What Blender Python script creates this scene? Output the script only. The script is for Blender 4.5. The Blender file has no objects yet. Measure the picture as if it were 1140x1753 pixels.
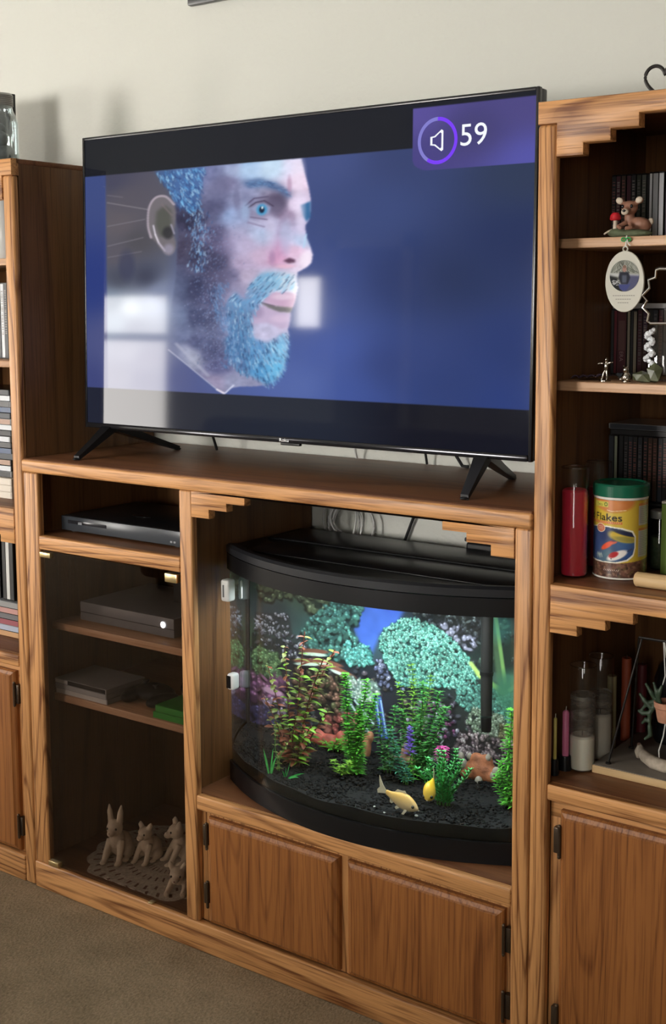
import bpy, bmesh, math, random
import numpy as np
from mathutils import Vector, Matrix, Euler
random.seed(7)
RNG = np.random.default_rng(7)
S = bpy.context.scene
COL = S.collection
PI = math.pi

# ---------------------------------------------------------------- camera
cd = bpy.data.cameras.new('camera'); cam = bpy.data.objects.new('camera', cd); COL.objects.link(cam)
S.camera = cam
cd.sensor_fit = 'VERTICAL'; cd.sensor_height = 36.0
cd.lens = 2146.13 * 36.0 / 1753.0
cd.shift_x = -24.2 / 1753.0
cd.shift_y = -118.0 / 1753.0
cr = Vector((0.81250424, 0.58294188, -0.00395298)); cu = Vector((-0.06231949, 0.09359897, 0.99365764)); cf = Vector((-0.57961465, 0.8071047, -0.1123782))
cam.matrix_world = Matrix(((cr.x, cu.x, -cf.x, 2.34187), (cr.y, cu.y, -cf.y, -1.94290), (cr.z, cu.z, -cf.z, 1.42548), (0, 0, 0, 1)))
cd.clip_start = 0.02

# ---------------------------------------------------------------- world, view
w = bpy.data.worlds.new('world'); S.world = w; w.use_nodes = True
w.node_tree.nodes['Background'].inputs[0].default_value = (0.75, 0.87, 1.0, 1)
w.node_tree.nodes['Background'].inputs[1].default_value = 1.0
S.view_settings.view_transform = 'Standard'; S.view_settings.look = 'None'
S.view_settings.exposure = 0.0; S.view_settings.gamma = 1.0; S.view_settings.use_curve_mapping = False
S.cycles.use_denoising = True
S.cycles.max_bounces = 10; S.cycles.transparent_max_bounces = 16; S.cycles.transmission_bounces = 10
S.cycles.sample_clamp_indirect = 4.0
try: S.cycles.use_light_tree = True
except Exception: pass

# daylight through the windows, some unseen and added as fill
def area(name, loc, rot, sx, sy, power, col=(1, 1, 1), spread=PI):
    l = bpy.data.lights.new(name, 'AREA'); l.shape = 'RECTANGLE'; l.size = sx; l.size_y = sy; l.energy = power; l.color = col; l.spread = spread
    o = bpy.data.objects.new(name, l); COL.objects.link(o); o.location = loc; o.rotation_euler = rot
    return o
WIN_A, WIN_B, FILL_C, FILL_D, FILL_E = 28.0, 50.0, 46.0, 14.0, 13.0      # pane radiance per window; the last three windows are added fill
area('aquarium_lamp', (0.92, 0.17, 0.812), (0, 0, 0), 0.62, 0.16, 3.4, (0.90, 0.96, 1.0))

# ---------------------------------------------------------------- materials
def lin(c):
    return tuple((v / 12.92 if v <= 0.04045 else ((v + 0.055) / 1.055) ** 2.4) for v in c)
def L8(r, g, b): return lin((r / 255, g / 255, b / 255))
def nodes(name):
    m = bpy.data.materials.new(name); m.use_nodes = True
    nt = m.node_tree; b = nt.nodes['Principled BSDF']
    return m, nt, b
MC = {}
def mat(name, col, rough=0.5, metal=0.0, spec=0.5, emit=None, es=1.0, noise=0.0, nscale=30, bump=0.0, bscale=200, trans=0.0, coat=0.0, sss=0.0):
    if name in MC: return MC[name]
    m, nt, b = nodes(name)
    b.inputs['Base Color'].default_value = (*col, 1); b.inputs['Roughness'].default_value = rough
    b.inputs['Metallic'].default_value = metal; b.inputs['Specular IOR Level'].default_value = spec
    b.inputs['Coat Weight'].default_value = coat
    if trans: b.inputs['Transmission Weight'].default_value = trans
    if sss: b.inputs['Subsurface Weight'].default_value = sss; b.inputs['Subsurface Scale'].default_value = 0.01
    if emit: b.inputs['Emission Color'].default_value = (*emit, 1); b.inputs['Emission Strength'].default_value = es
    tc = nt.nodes.new('ShaderNodeTexCoord')
    if noise:
        n = nt.nodes.new('ShaderNodeTexNoise'); n.inputs['Scale'].default_value = nscale; n.inputs['Detail'].default_value = 4
        nt.links.new(tc.outputs['Object'], n.inputs['Vector'])
        r = nt.nodes.new('ShaderNodeValToRGB')
        r.color_ramp.elements[0].position = 0.3; r.color_ramp.elements[1].position = 0.7
        r.color_ramp.elements[0].color = (*[c * (1 - noise) for c in col], 1); r.color_ramp.elements[1].color = (*[min(1, c * (1 + noise)) for c in col], 1)
        nt.links.new(n.outputs[0], r.inputs[0]); nt.links.new(r.outputs[0], b.inputs['Base Color'])
    if bump:
        n = nt.nodes.new('ShaderNodeTexNoise'); n.inputs['Scale'].default_value = bscale; n.inputs['Detail'].default_value = 3
        nt.links.new(tc.outputs['Object'], n.inputs['Vector'])
        bp = nt.nodes.new('ShaderNodeBump'); bp.inputs['Strength'].default_value = bump; bp.inputs['Distance'].default_value = 0.002
        nt.links.new(n.outputs[0], bp.inputs['Height']); nt.links.new(bp.outputs[0], b.inputs['Normal'])
    MC[name] = m
    return m

def oak(name, axis, light=(0.62, 0.31, 0.118), dark=(0.15, 0.050, 0.014), ring=8.0, nsc=5.0, rough=0.4, tone=0.0, streak=1.0, ringc=.62):
    """varnished oak: contour rings of a stretched noise (cathedral figure) plus fine dark pores"""
    m, nt, b = nodes(name); N = nt.nodes.new; K = nt.links.new
    tc = N('ShaderNodeTexCoord'); oi = N('ShaderNodeObjectInfo')
    mul = N('ShaderNodeVectorMath'); mul.operation = 'SCALE'; mul.inputs[0].default_value = (7.3, 4.1, 9.7); K(oi.outputs['Random'], mul.inputs['Scale'])
    add = N('ShaderNodeVectorMath'); add.operation = 'ADD'; K(tc.outputs['Object'], add.inputs[0]); K(mul.outputs[0], add.inputs[1])
    def scaled(along, across):
        mp = N('ShaderNodeMapping'); s = [across] * 3; s[axis] = along; mp.inputs['Scale'].default_value = s
        K(add.outputs[0], mp.inputs['Vector']); return mp
    a = scaled(0.085, 1.0)
    n1 = N('ShaderNodeTexNoise'); n1.inputs['Scale'].default_value = nsc; n1.inputs['Detail'].default_value = 1.4; n1.inputs['Roughness'].default_value = 0.35; K(a.outputs[0], n1.inputs['Vector'])
    mm = N('ShaderNodeMath'); mm.operation = 'MULTIPLY'; mm.inputs[1].default_value = ring * 2.6; K(n1.outputs[0], mm.inputs[0])
    fr = N('ShaderNodeMath'); fr.operation = 'FRACT'; K(mm.outputs[0], fr.inputs[0])
    r1 = N('ShaderNodeValToRGB'); e = r1.color_ramp.elements
    e[0].position = 0.0; e[0].color = (0.5, 0.5, 0.5, 1); e[1].position = 1.0; e[1].color = (0.6, 0.6, 0.6, 1)
    for p, v in ((0.07, 0.0), (0.5, 0.06), (0.76, 0.22), (0.9, 1.0)):
        q = e.new(p); q.color = (v, v, v, 1)
    K(fr.outputs[0], r1.inputs[0])
    p = scaled(9, 330)
    n2 = N('ShaderNodeTexNoise'); n2.inputs['Scale'].default_value = 1.0; n2.inputs['Detail'].default_value = 2; K(p.outputs[0], n2.inputs['Vector'])
    r2 = N('ShaderNodeValToRGB'); r2.color_ramp.elements[0].position = 0.5; r2.color_ramp.elements[0].color = (0, 0, 0, 1); r2.color_ramp.elements[1].position = 0.72; r2.color_ramp.elements[1].color = (1, 1, 1, 1); K(n2.outputs[0], r2.inputs[0])
    c = scaled(1.3, 26)
    n3 = N('ShaderNodeTexNoise'); n3.inputs['Scale'].default_value = 1.0; n3.inputs['Detail'].default_value = 3; K(c.outputs[0], n3.inputs['Vector'])
    st = scaled(2.2, 95)
    n4 = N('ShaderNodeTexNoise'); n4.inputs['Scale'].default_value = 1.0; n4.inputs['Detail'].default_value = 3; n4.inputs['Roughness'].default_value = .6; K(st.outputs[0], n4.inputs['Vector'])
    r4 = N('ShaderNodeValToRGB'); r4.color_ramp.elements[0].position = .52; r4.color_ramp.elements[0].color = (0, 0, 0, 1); r4.color_ramp.elements[1].position = .66; r4.color_ramp.elements[1].color = (1, 1, 1, 1); K(n4.outputs[0], r4.inputs[0])
    f0 = N('ShaderNodeMath'); f0.operation = 'MULTIPLY'; f0.inputs[1].default_value = 0.34 * streak; K(r4.outputs[0], f0.inputs[0])
    f1 = N('ShaderNodeMath'); f1.operation = 'MULTIPLY_ADD'; f1.inputs[1].default_value = ringc; K(r1.outputs[0], f1.inputs[0]); K(f0.outputs[0], f1.inputs[2])
    f2 = N('ShaderNodeMath'); f2.operation = 'MULTIPLY_ADD'; f2.inputs[1].default_value = 0.5; K(r2.outputs[0], f2.inputs[0]); K(f1.outputs[0], f2.inputs[2])
    f3 = N('ShaderNodeMath'); f3.operation = 'MULTIPLY_ADD'; f3.inputs[1].default_value = 0.5; K(n3.outputs[0], f3.inputs[0]); K(f2.outputs[0], f3.inputs[2])
    f4 = N('ShaderNodeMath'); f4.operation = 'SUBTRACT'; f4.inputs[1].default_value = 0.17 - tone; f4.use_clamp = True; K(f3.outputs[0], f4.inputs[0])
    mx = N('ShaderNodeMix'); mx.data_type = 'RGBA'; mx.inputs[6].default_value = (*light, 1); mx.inputs[7].default_value = (*dark, 1)
    K(f4.outputs[0], mx.inputs[0]); K(mx.outputs[2], b.inputs['Base Color'])
    b.inputs['Roughness'].default_value = rough; b.inputs['Specular IOR Level'].default_value = 0.36
    bp = N('ShaderNodeBump'); bp.inputs['Strength'].default_value = 0.25; bp.inputs['Distance'].default_value = 0.0012; bp.invert = True
    K(f2.outputs[0], bp.inputs['Height']); K(bp.outputs[0], b.inputs['Normal'])
    return m
OAK_X = oak('oak_grain_sideways', 0)
OAK_Z = oak('oak_grain_upright', 2, ring=9, nsc=7, streak=1.25)
OAK_DX = oak('oak_board_wide_figure', 0, ring=5, nsc=6.5)
OAK_DOOR = oak('oak_door_veneer', 2, light=(0.325, 0.125, 0.034), dark=(0.12, 0.036, 0.008), ring=9, nsc=7, streak=1.15, ringc=.4)
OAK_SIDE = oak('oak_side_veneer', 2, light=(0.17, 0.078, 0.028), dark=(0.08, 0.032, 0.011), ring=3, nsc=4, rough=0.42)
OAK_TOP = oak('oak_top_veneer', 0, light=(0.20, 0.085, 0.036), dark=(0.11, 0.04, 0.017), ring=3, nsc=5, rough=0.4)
OAK_SHELF = oak('oak_shelf_edge', 0, light=(0.56, 0.34, 0.20), dark=(0.36, 0.19, 0.095), ring=2, nsc=4)
PINE = oak('pale_board_wood', 0, light=(0.62, 0.43, 0.22), dark=(0.45, 0.28, 0.13), ring=3, nsc=5, rough=0.5)
BLACKP = mat('black_plastic', (0.008, 0.008, 0.009), 0.34, spec=.3)
BLACKG = mat('black_gloss_plastic', (0.008, 0.008, 0.009), 0.16, spec=.3, coat=0.1)
BLACKM = mat('black_matte', (0.008, 0.008, 0.008), 0.6)
WHITEP = mat('white_plastic', (0.62, 0.62, 0.6), 0.4)
BRASS = mat('brass', (0.75, 0.6, 0.32), 0.3, metal=1.0)
BRONZE = mat('aged_bronze', (0.09, 0.065, 0.045), 0.35, metal=0.8)
STEEL = mat('polished_metal', (0.8, 0.8, 0.82), 0.12, metal=1.0)
PEWTER = mat('pewter', (0.42, 0.38, 0.33), 0.2, metal=1.0)

def glassy(name, tint, gloss=0.06, rough=0.0, edge=True):
    """thin glass: transparent tint plus a fresnel reflection"""
    if name in MC: return MC[name]
    m, nt, b = nodes(name); nt.nodes.remove(b); N = nt.nodes.new; K = nt.links.new
    out = nt.nodes['Material Output']
    t = N('ShaderNodeBsdfTransparent'); t.inputs[0].default_value = (*tint, 1)
    g = N('ShaderNodeBsdfGlossy'); g.inputs['Roughness'].default_value = rough; g.inputs[0].default_value = (1, 1, 1, 1)
    lw = N('ShaderNodeLayerWeight'); lw.inputs[0].default_value = 0.5
    pw = N('ShaderNodeMath'); pw.operation = 'POWER'; pw.inputs[1].default_value = 4.5; K(lw.outputs['Facing'], pw.inputs[0])
    mu = N('ShaderNodeMath'); mu.operation = 'MULTIPLY_ADD'; mu.inputs[1].default_value = 0.8; mu.inputs[2].default_value = gloss * .6; mu.use_clamp = True; K(pw.outputs[0], mu.inputs[0])
    mx = N('ShaderNodeMixShader'); K(mu.outputs[0], mx.inputs[0]); K(t.outputs[0], mx.inputs[1]); K(g.outputs[0], mx.inputs[2]); K(mx.outputs[0], out.inputs[0])
    MC[name] = m
    return m
def emissive(name, col, s):
    m, nt, b = nodes(name); b.inputs['Base Color'].default_value = (0, 0, 0, 1); b.inputs['Roughness'].default_value = 1
    b.inputs['Emission Color'].default_value = (*col, 1); b.inputs['Emission Strength'].default_value = s
    return m
def painted(name, rough=0.5, emit=0.0, spec=0.5, coat=0.0, base=1.0):
    """colour comes from the mesh attribute 'print' (flat printed picture)"""
    m, nt, b = nodes(name); a = nt.nodes.new('ShaderNodeAttribute'); a.attribute_name = 'print'
    b.inputs['Roughness'].default_value = rough; b.inputs['Specular IOR Level'].default_value = spec; b.inputs['Coat Weight'].default_value = coat
    if emit:
        b.inputs['Base Color'].default_value = (0.004, 0.004, 0.005, 1)
        nt.links.new(a.outputs['Color'], b.inputs['Emission Color']); b.inputs['Emission Strength'].default_value = emit
    else: nt.links.new(a.outputs['Color'], b.inputs['Base Color'])
    return m

# ---------------------------------------------------------------- mesh helpers
class B:
    def __init__(s): s.bm = bmesh.new()
    def box(s, x0, x1, y0, y1, z0, z1, bev=0.0, seg=2, rot=None):
        M = Matrix.Translation(((x0 + x1) / 2, (y0 + y1) / 2, (z0 + z1) / 2))
        if rot: M = M @ Euler(rot).to_matrix().to_4x4()
        M = M @ Matrix.Diagonal((abs(x1 - x0), abs(y1 - y0), abs(z1 - z0), 1))
        r = bmesh.ops.create_cube(s.bm, size=1, matrix=M)
        if bev:
            es = list({e for v in r['verts'] for e in v.link_edges})
            bmesh.ops.bevel(s.bm, geom=es, offset=bev, segments=seg, affect='EDGES', profile=0.5)
        return s
    def prism(s, pts, d0, d1, plane='xz', bev=0.0, seg=2):
        def P(a, b, d): return (a, d, b) if plane == 'xz' else ((a, b, d) if plane == 'xy' else (d, a, b))
        n = len(pts)
        v0 = [s.bm.verts.new(P(a, b, d0)) for a, b in pts]; v1 = [s.bm.verts.new(P(a, b, d1)) for a, b in pts]
        f = [s.bm.faces.new(v0), s.bm.faces.new(v1[::-1])]
        for i in range(n): f.append(s.bm.faces.new((v0[(i + 1) % n], v0[i], v1[i], v1[(i + 1) % n])))
        bmesh.ops.recalc_face_normals(s.bm, faces=f)
        if bev:
            es = [e for e in s.bm.edges if e.verts[0] in v0 and e.verts[1] in v0]
            bmesh.ops.bevel(s.bm, geom=es, offset=bev, segments=seg, affect='EDGES', profile=0.5)
        return s
    def lathe(s, prof, c=(0, 0, 0), n=28, M=None):
        rings = []
        for r, z in prof:
            ring = []
            for i in range(n):
                a = 2 * PI * i / n; p = Vector((r * math.cos(a), r * math.sin(a), z))
                if M: p = M @ p
                ring.append(s.bm.verts.new(p + Vector(c)))
            rings.append(ring)
        fs = []
        for a, b in zip(rings, rings[1:]):
            for i in range(n): fs.append(s.bm.faces.new((a[i], a[(i + 1) % n], b[(i + 1) % n], b[i])))
        if prof[0][0] > 1e-5: fs.append(s.bm.faces.new(rings[0][::-1]))
        if prof[-1][0] > 1e-5: fs.append(s.bm.faces.new(rings[-1]))
        bmesh.ops.remove_doubles(s.bm, verts=[v for rr in (rings[0], rings[-1]) for v in rr], dist=1e-6)
        return s
    def tube(s, pts, r, n=8, closed=False):
        pts = [Vector(p) for p in pts]; N = len(pts); rs = r if isinstance(r, (list, tuple)) else [r] * N
        rings = []; up = Vector((0, 0, 1))
        for i, p in enumerate(pts):
            a = pts[(i - 1) % N] if (closed or i > 0) else p; b = pts[(i + 1) % N] if (closed or i < N - 1) else p
            t = (b - a).normalized()
            u = t.cross(up)
            if u.length < 1e-3: u = t.cross(Vector((0, 1, 0)))
            u.normalize(); v = u.cross(t)
            if i and (rings and u.dot(lu) < 0): u, v = -u, -v
            lu = u
            rings.append([s.bm.verts.new(p + (u * math.cos(2 * PI * k / n) + v * math.sin(2 * PI * k / n)) * rs[i]) for k in range(n)])
        m = N if closed else N - 1
        for i in range(m):
            a, b = rings[i], rings[(i + 1) % N]
            for k in range(n): s.bm.faces.new((a[k], a[(k + 1) % n], b[(k + 1) % n], b[k]))
        if not closed: s.bm.faces.new(rings[0][::-1]); s.bm.faces.new(rings[-1])
        return s
    def ell(s, c, r, rot=None, u=14, v=9):
        M = Matrix.Translation(c)
        if rot: M = M @ Euler(rot).to_matrix().to_4x4()
        M = M @ Matrix.Diagonal((r[0], r[1], r[2], 1))
        bmesh.ops.create_uvsphere(s.bm, u_segments=u, v_segments=v, radius=1, matrix=M); return s
    def poly(s, pts, thick=0.0):
        vs = [s.bm.verts.new(p) for p in pts]; f = s.bm.faces.new(vs)
        if thick:
            r = bmesh.ops.solidify(s.bm, geom=[f], thickness=thick)
        return s
    def strip(s, outer, inner, z0, z1):
        n = len(outer)
        A = [s.bm.verts.new((p[0], p[1], z0)) for p in outer]; Bv = [s.bm.verts.new((p[0], p[1], z1)) for p in outer]
        C = [s.bm.verts.new((p[0], p[1], z0)) for p in inner]; D = [s.bm.verts.new((p[0], p[1], z1)) for p in inner]
        for i in range(n):
            j = (i + 1) % n
            for q in ((A[i], A[j], Bv[j], Bv[i]), (C[j], C[i], D[i], D[j]), (Bv[i], Bv[j], D[j], D[i]), (A[j], A[i], C[i], C[j])): s.bm.faces.new(q)
        return s

ORG = {}
def obj(name, b, m, parent=None, sharp=34, label=None, kind=None, smooth=True):
    bm = b.bm if isinstance(b, B) else b
    org = ORG.get(parent.name, Vector((0, 0, 0))) if parent else Vector((0, 0, 0))
    if org.length: bmesh.ops.translate(bm, verts=bm.verts, vec=-org)
    bmesh.ops.recalc_face_normals(bm, faces=bm.faces)
    me = bpy.data.meshes.new(name); bm.to_mesh(me); bm.free()
    if smooth:
        me.polygons.foreach_set('use_smooth', [True] * len(me.polygons)); me.set_sharp_from_angle(angle=math.radians(sharp))
    me.materials.append(m)
    o = bpy.data.objects.new(name, me); COL.objects.link(o)
    if parent: o.parent = parent
    ORG[o.name] = org
    if label: o['label'] = label
    if kind: o['kind'] = kind
    return o
def thing(name, label, cat, loc=(0, 0, 0), group=None, rz=0):
    o = bpy.data.objects.new(name, None); COL.objects.link(o); o.location = loc; o.empty_display_size = 0.02
    ORG[o.name] = Vector(loc); o['label'] = label; o['category'] = cat
    if group: o['group'] = group
    return o
def solo(o, label, cat, group=None, kind=None):
    o['label'] = label; o['category'] = cat
    if group: o['group'] = group
    if kind: o['kind'] = kind
    return o
def structure(o): o['kind'] = 'structure'; return o
def merge_skin(o, voxel, sm=6):
    r = o.modifiers.new('skin', 'REMESH'); r.mode = 'VOXEL'; r.voxel_size = voxel; r.use_smooth_shade = True
    s_ = o.modifiers.new('soft', 'SMOOTH'); s_.iterations = sm; s_.factor = 0.5
    return o
def canvas_mesh(name, img, pos, m, parent=None, label=None):
    """img (h,w,3) sRGB, row 0 = bottom; pos(u,v)->points for u,v arrays in 0..1"""
    h, wd = img.shape[:2]
    u, v = np.meshgrid(np.linspace(0, 1, wd), np.linspace(0, 1, h))
    P = pos(u.ravel(), v.ravel()).astype(np.float32)
    org = ORG.get(parent.name, Vector((0, 0, 0))) if parent else Vector((0, 0, 0))
    P = P - np.array(org, dtype=np.float32)
    i = (np.arange(h - 1)[:, None] * wd + np.arange(wd - 1)[None]).ravel()
    F = np.stack([i, i + 1, i + wd + 1, i + wd], 1).astype(np.int32)
    me = bpy.data.meshes.new(name)
    me.vertices.add(len(P)); me.vertices.foreach_set('co', P.ravel())
    me.loops.add(F.size); me.loops.foreach_set('vertex_index', F.ravel())
    me.polygons.add(len(F)); me.polygons.foreach_set('loop_start', np.arange(0, F.size, 4, dtype=np.int32))
    me.polygons.foreach_set('loop_total', np.full(len(F), 4, dtype=np.int32))
    me.update(); me.validate()
    me.polygons.foreach_set('use_smooth', [True] * len(me.polygons))
    c = np.clip(img.reshape(-1, 3), 0, 1); c = np.where(c <= 0.04045, c / 12.92, ((c + 0.055) / 1.055) ** 2.4)
    at = me.color_attributes.new('print', 'FLOAT_COLOR', 'POINT')
    at.data.foreach_set('color', np.concatenate([c, np.ones((len(c), 1))], 1).astype(np.float32).ravel())
    me.materials.append(m)
    o = bpy.data.objects.new(name, me); COL.objects.link(o)
    if parent: o.parent = parent
    ORG[o.name] = org
    if label: o['label'] = label
    return o

# ---------------------------------------------------------------- little raster painter (numpy, sRGB)
class Canvas:
    """coordinates: x 0..W, y 0..H in user units, y upward"""
    def __init__(s, W, H, res, col=(0, 0, 0)):
        s.W, s.H, s.r = W, H, res; s.w, s.h = int(round(W * res)), int(round(H * res))
        s.a = np.ones((s.h, s.w, 3)) * np.array(col) / 255.0
        s.X, s.Y = np.meshgrid((np.arange(s.w) + .5) / res, (np.arange(s.h) + .5) / res)
    def blur(s, m, sig):
        k = int(max(1, sig * s.r * 2.5)); g = np.exp(-0.5 * (np.arange(-k, k + 1) / (sig * s.r)) ** 2); g /= g.sum()
        for ax in (0, 1):
            p = np.pad(m, [(k, k) if i == ax else (0, 0) for i in (0, 1)], mode='edge')
            m = sum(g[j] * (p[j:j + s.h] if ax == 0 else p[:, j:j + s.w]) for j in range(2 * k + 1))
        return m
    def pmask(s, pts, soft=0.0):
        m = np.zeros((s.h, s.w), bool); n = len(pts)
        xs = [p[0] for p in pts]; ys = [p[1] for p in pts]
        i0, i1 = max(0, int(min(ys) * s.r) - 1), min(s.h, int(max(ys) * s.r) + 2); j0, j1 = max(0, int(min(xs) * s.r) - 1), min(s.w, int(max(xs) * s.r) + 2)
        if i1 <= i0 or j1 <= j0: return m.astype(float)
        X, Y = s.X[i0:i1, j0:j1], s.Y[i0:i1, j0:j1]; q = np.zeros(X.shape, bool)
        for i in range(n):
            (x0, y0), (x1, y1) = pts[i], pts[(i + 1) % n]
            if y0 == y1: continue
            q ^= ((Y > min(y0, y1)) & (Y <= max(y0, y1)) & (X < (x1 - x0) * (Y - y0) / (y1 - y0) + x0))
        m[i0:i1, j0:j1] = q; m = m.astype(float)
        return s.blur(m, soft) if soft else m
    def emask(s, cx, cy, rx, ry, soft=0.15, rot=0.0):
        dx, dy = s.X - cx, s.Y - cy
        if rot: dx, dy = dx * math.cos(rot) + dy * math.sin(rot), -dx * math.sin(rot) + dy * math.cos(rot)
        d = np.sqrt((dx / rx) ** 2 + (dy / ry) ** 2); return np.clip((1 - d) / max(soft, 1e-3) + 0.5, 0, 1) if soft < 1 else np.exp(-d * d)
    def put(s, m, col, op=1.0):
        m = (m * op)[..., None]; c = np.array(col) / 255.0 if not isinstance(col, np.ndarray) else col
        s.a = s.a * (1 - m) + c * m
    def poly(s, pts, col, soft=0.0, op=1.0): s.put(s.pmask(pts, soft), col, op)
    def ell(s, cx, cy, rx, ry, col, soft=0.15, op=1.0, rot=0.0): s.put(s.emask(cx, cy, rx, ry, soft, rot), col, op)
    def stamp(s, cx, cy, rx, ry, col, op=1.0, rot=0.0, soft=0.3):
        k = max(rx, ry) * 1.3; i0, i1 = max(0, int((cy - k) * s.r)), min(s.h, int((cy + k) * s.r) + 1); j0, j1 = max(0, int((cx - k) * s.r)), min(s.w, int((cx + k) * s.r) + 1)
        if i1 <= i0 or j1 <= j0: return
        dx, dy = s.X[i0:i1, j0:j1] - cx, s.Y[i0:i1, j0:j1] - cy
        if rot: dx, dy = dx * math.cos(rot) + dy * math.sin(rot), -dx * math.sin(rot) + dy * math.cos(rot)
        m = (np.clip((1 - np.sqrt((dx / rx) ** 2 + (dy / ry) ** 2)) / soft, 0, 1) * op)[..., None]
        s.a[i0:i1, j0:j1] = s.a[i0:i1, j0:j1] * (1 - m) + np.array(col) / 255.0 * m
    def stroke(s, x0, y0, x1, y1, wd, col, op=1.0):
        n = max(2, int(math.hypot(x1 - x0, y1 - y0) / max(wd * 0.7, 1e-3)))
        for i in range(n + 1):
            t = i / n; s.stamp(x0 + (x1 - x0) * t, y0 + (y1 - y0) * t, wd, wd, col, op, 0, 0.6)
    def rbf(s, pts, p=3.0, eps=6.0):
        num = np.zeros((s.h, s.w, 3)); den = np.zeros((s.h, s.w))
        for x, y, r, g, b in pts:
            wt = 1.0 / ((s.X - x) ** 2 + (s.Y - y) ** 2 + eps * eps) ** (p / 2); den += wt
            for k, c in enumerate((r, g, b)): num[..., k] += wt * c / 255.0
        return num / den[..., None]
    def noise(s, sx, sy, seed=0, oct_=3):
        rg = np.random.default_rng(seed); out = np.zeros((s.h, s.w)); amp = 1; tot = 0
        for o in range(oct_):
            gx, gy = int(s.W / sx * 2 ** o) + 3, int(s.H / sy * 2 ** o) + 3
            g = rg.random((gy, gx)); x = s.X / sx * 2 ** o; y = s.Y / sy * 2 ** o
            xi = np.clip(x.astype(int), 0, gx - 2); yi = np.clip(y.astype(int), 0, gy - 2); fx = x - xi; fy = y - yi; fx = fx * fx * (3 - 2 * fx); fy = fy * fy * (3 - 2 * fy)
            out += amp * ((g[yi, xi] * (1 - fx) + g[yi, xi + 1] * fx) * (1 - fy) + (g[yi + 1, xi] * (1 - fx) + g[yi + 1, xi + 1] * fx) * fy); tot += amp; amp *= 0.55
        return out / tot
    def text(s, st, x, y, h, col, bold=0.0, squeeze=1.0, shear=0.0, op=1.0, width=None):
        """x,y = lower left, h = cap height"""
        tris = text_tris(st); xs = [p[0] for t in tris for p in t]; ys = [p[1] for t in tris for p in t]
        k = h / 0.7; kx = k * squeeze
        if width: kx = width / (max(xs) - min(xs))
        m = np.zeros((s.h, s.w), bool)
        for t in tris:
            q = [(x + (a - min(xs)) * kx + shear * b * k, y + b * k) for a, b in t]
            m |= s.pmask(q) > 0
        m = m.astype(float)
        if bold: m = np.clip(s.blur(m, bold) * 2.2, 0, 1)
        s.put(m, col, op)
_TT = {}
def text_tris(st):
    if st in _TT: return _TT[st]
    c = bpy.data.curves.new('lettering', 'FONT'); c.body = st; c.resolution_u = 4
    o = bpy.data.objects.new('lettering', c); COL.objects.link(o)
    bpy.context.view_layer.update()
    dg = bpy.context.evaluated_depsgraph_get(); me = o.evaluated_get(dg).to_mesh()
    me.calc_loop_triangles()
    V = [v.co.copy() for v in me.vertices]
    out = [[(V[i].x, V[i].y) for i in t.vertices] for t in me.loop_triangles]
    o.evaluated_get(dg).to_mesh_clear(); bpy.data.objects.remove(o); bpy.data.curves.remove(c)
    _TT[st] = out
    return out
def text_mesh(st, x, z, h, y, squeeze=1.0, bold=0.0, depth=0.0006):
    """upright lettering facing -y"""
    b = B(); k = h / 0.7; tris = text_tris(st); x0 = min(p[0] for t in tris for p in t)
    for t in tris:
        vs = [b.bm.verts.new((x + (p[0] - x0) * k * squeeze, y, z + p[1] * k)) for p in t]
        b.bm.faces.new(vs)
    bmesh.ops.remove_doubles(b.bm, verts=b.bm.verts, dist=1e-6)
    return b

# ================================================================ THE ROOM
WY = 0.453                                     # face of the wall behind the furniture
def wallmat():
    m, nt, b = nodes('orange_peel_wall'); N = nt.nodes.new; K = nt.links.new
    b.inputs['Base Color'].default_value = (0.575, 0.58, 0.53, 1); b.inputs['Roughness'].default_value = 0.75
    tc = N('ShaderNodeTexCoord'); n = N('ShaderNodeTexNoise'); n.inputs['Scale'].default_value = 70; n.inputs['Detail'].default_value = 3; K(tc.outputs['Object'], n.inputs['Vector'])
    r = N('ShaderNodeValToRGB'); r.color_ramp.elements[0].position = .42; r.color_ramp.elements[1].position = .62; K(n.outputs[0], r.inputs[0])
    bp = N('ShaderNodeBump'); bp.inputs['Strength'].default_value = 0.28; bp.inputs['Distance'].default_value = 0.0016; K(r.outputs[0], bp.inputs['Height']); K(bp.outputs[0], b.inputs['Normal'])
    return m
WALL = wallmat()
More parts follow.
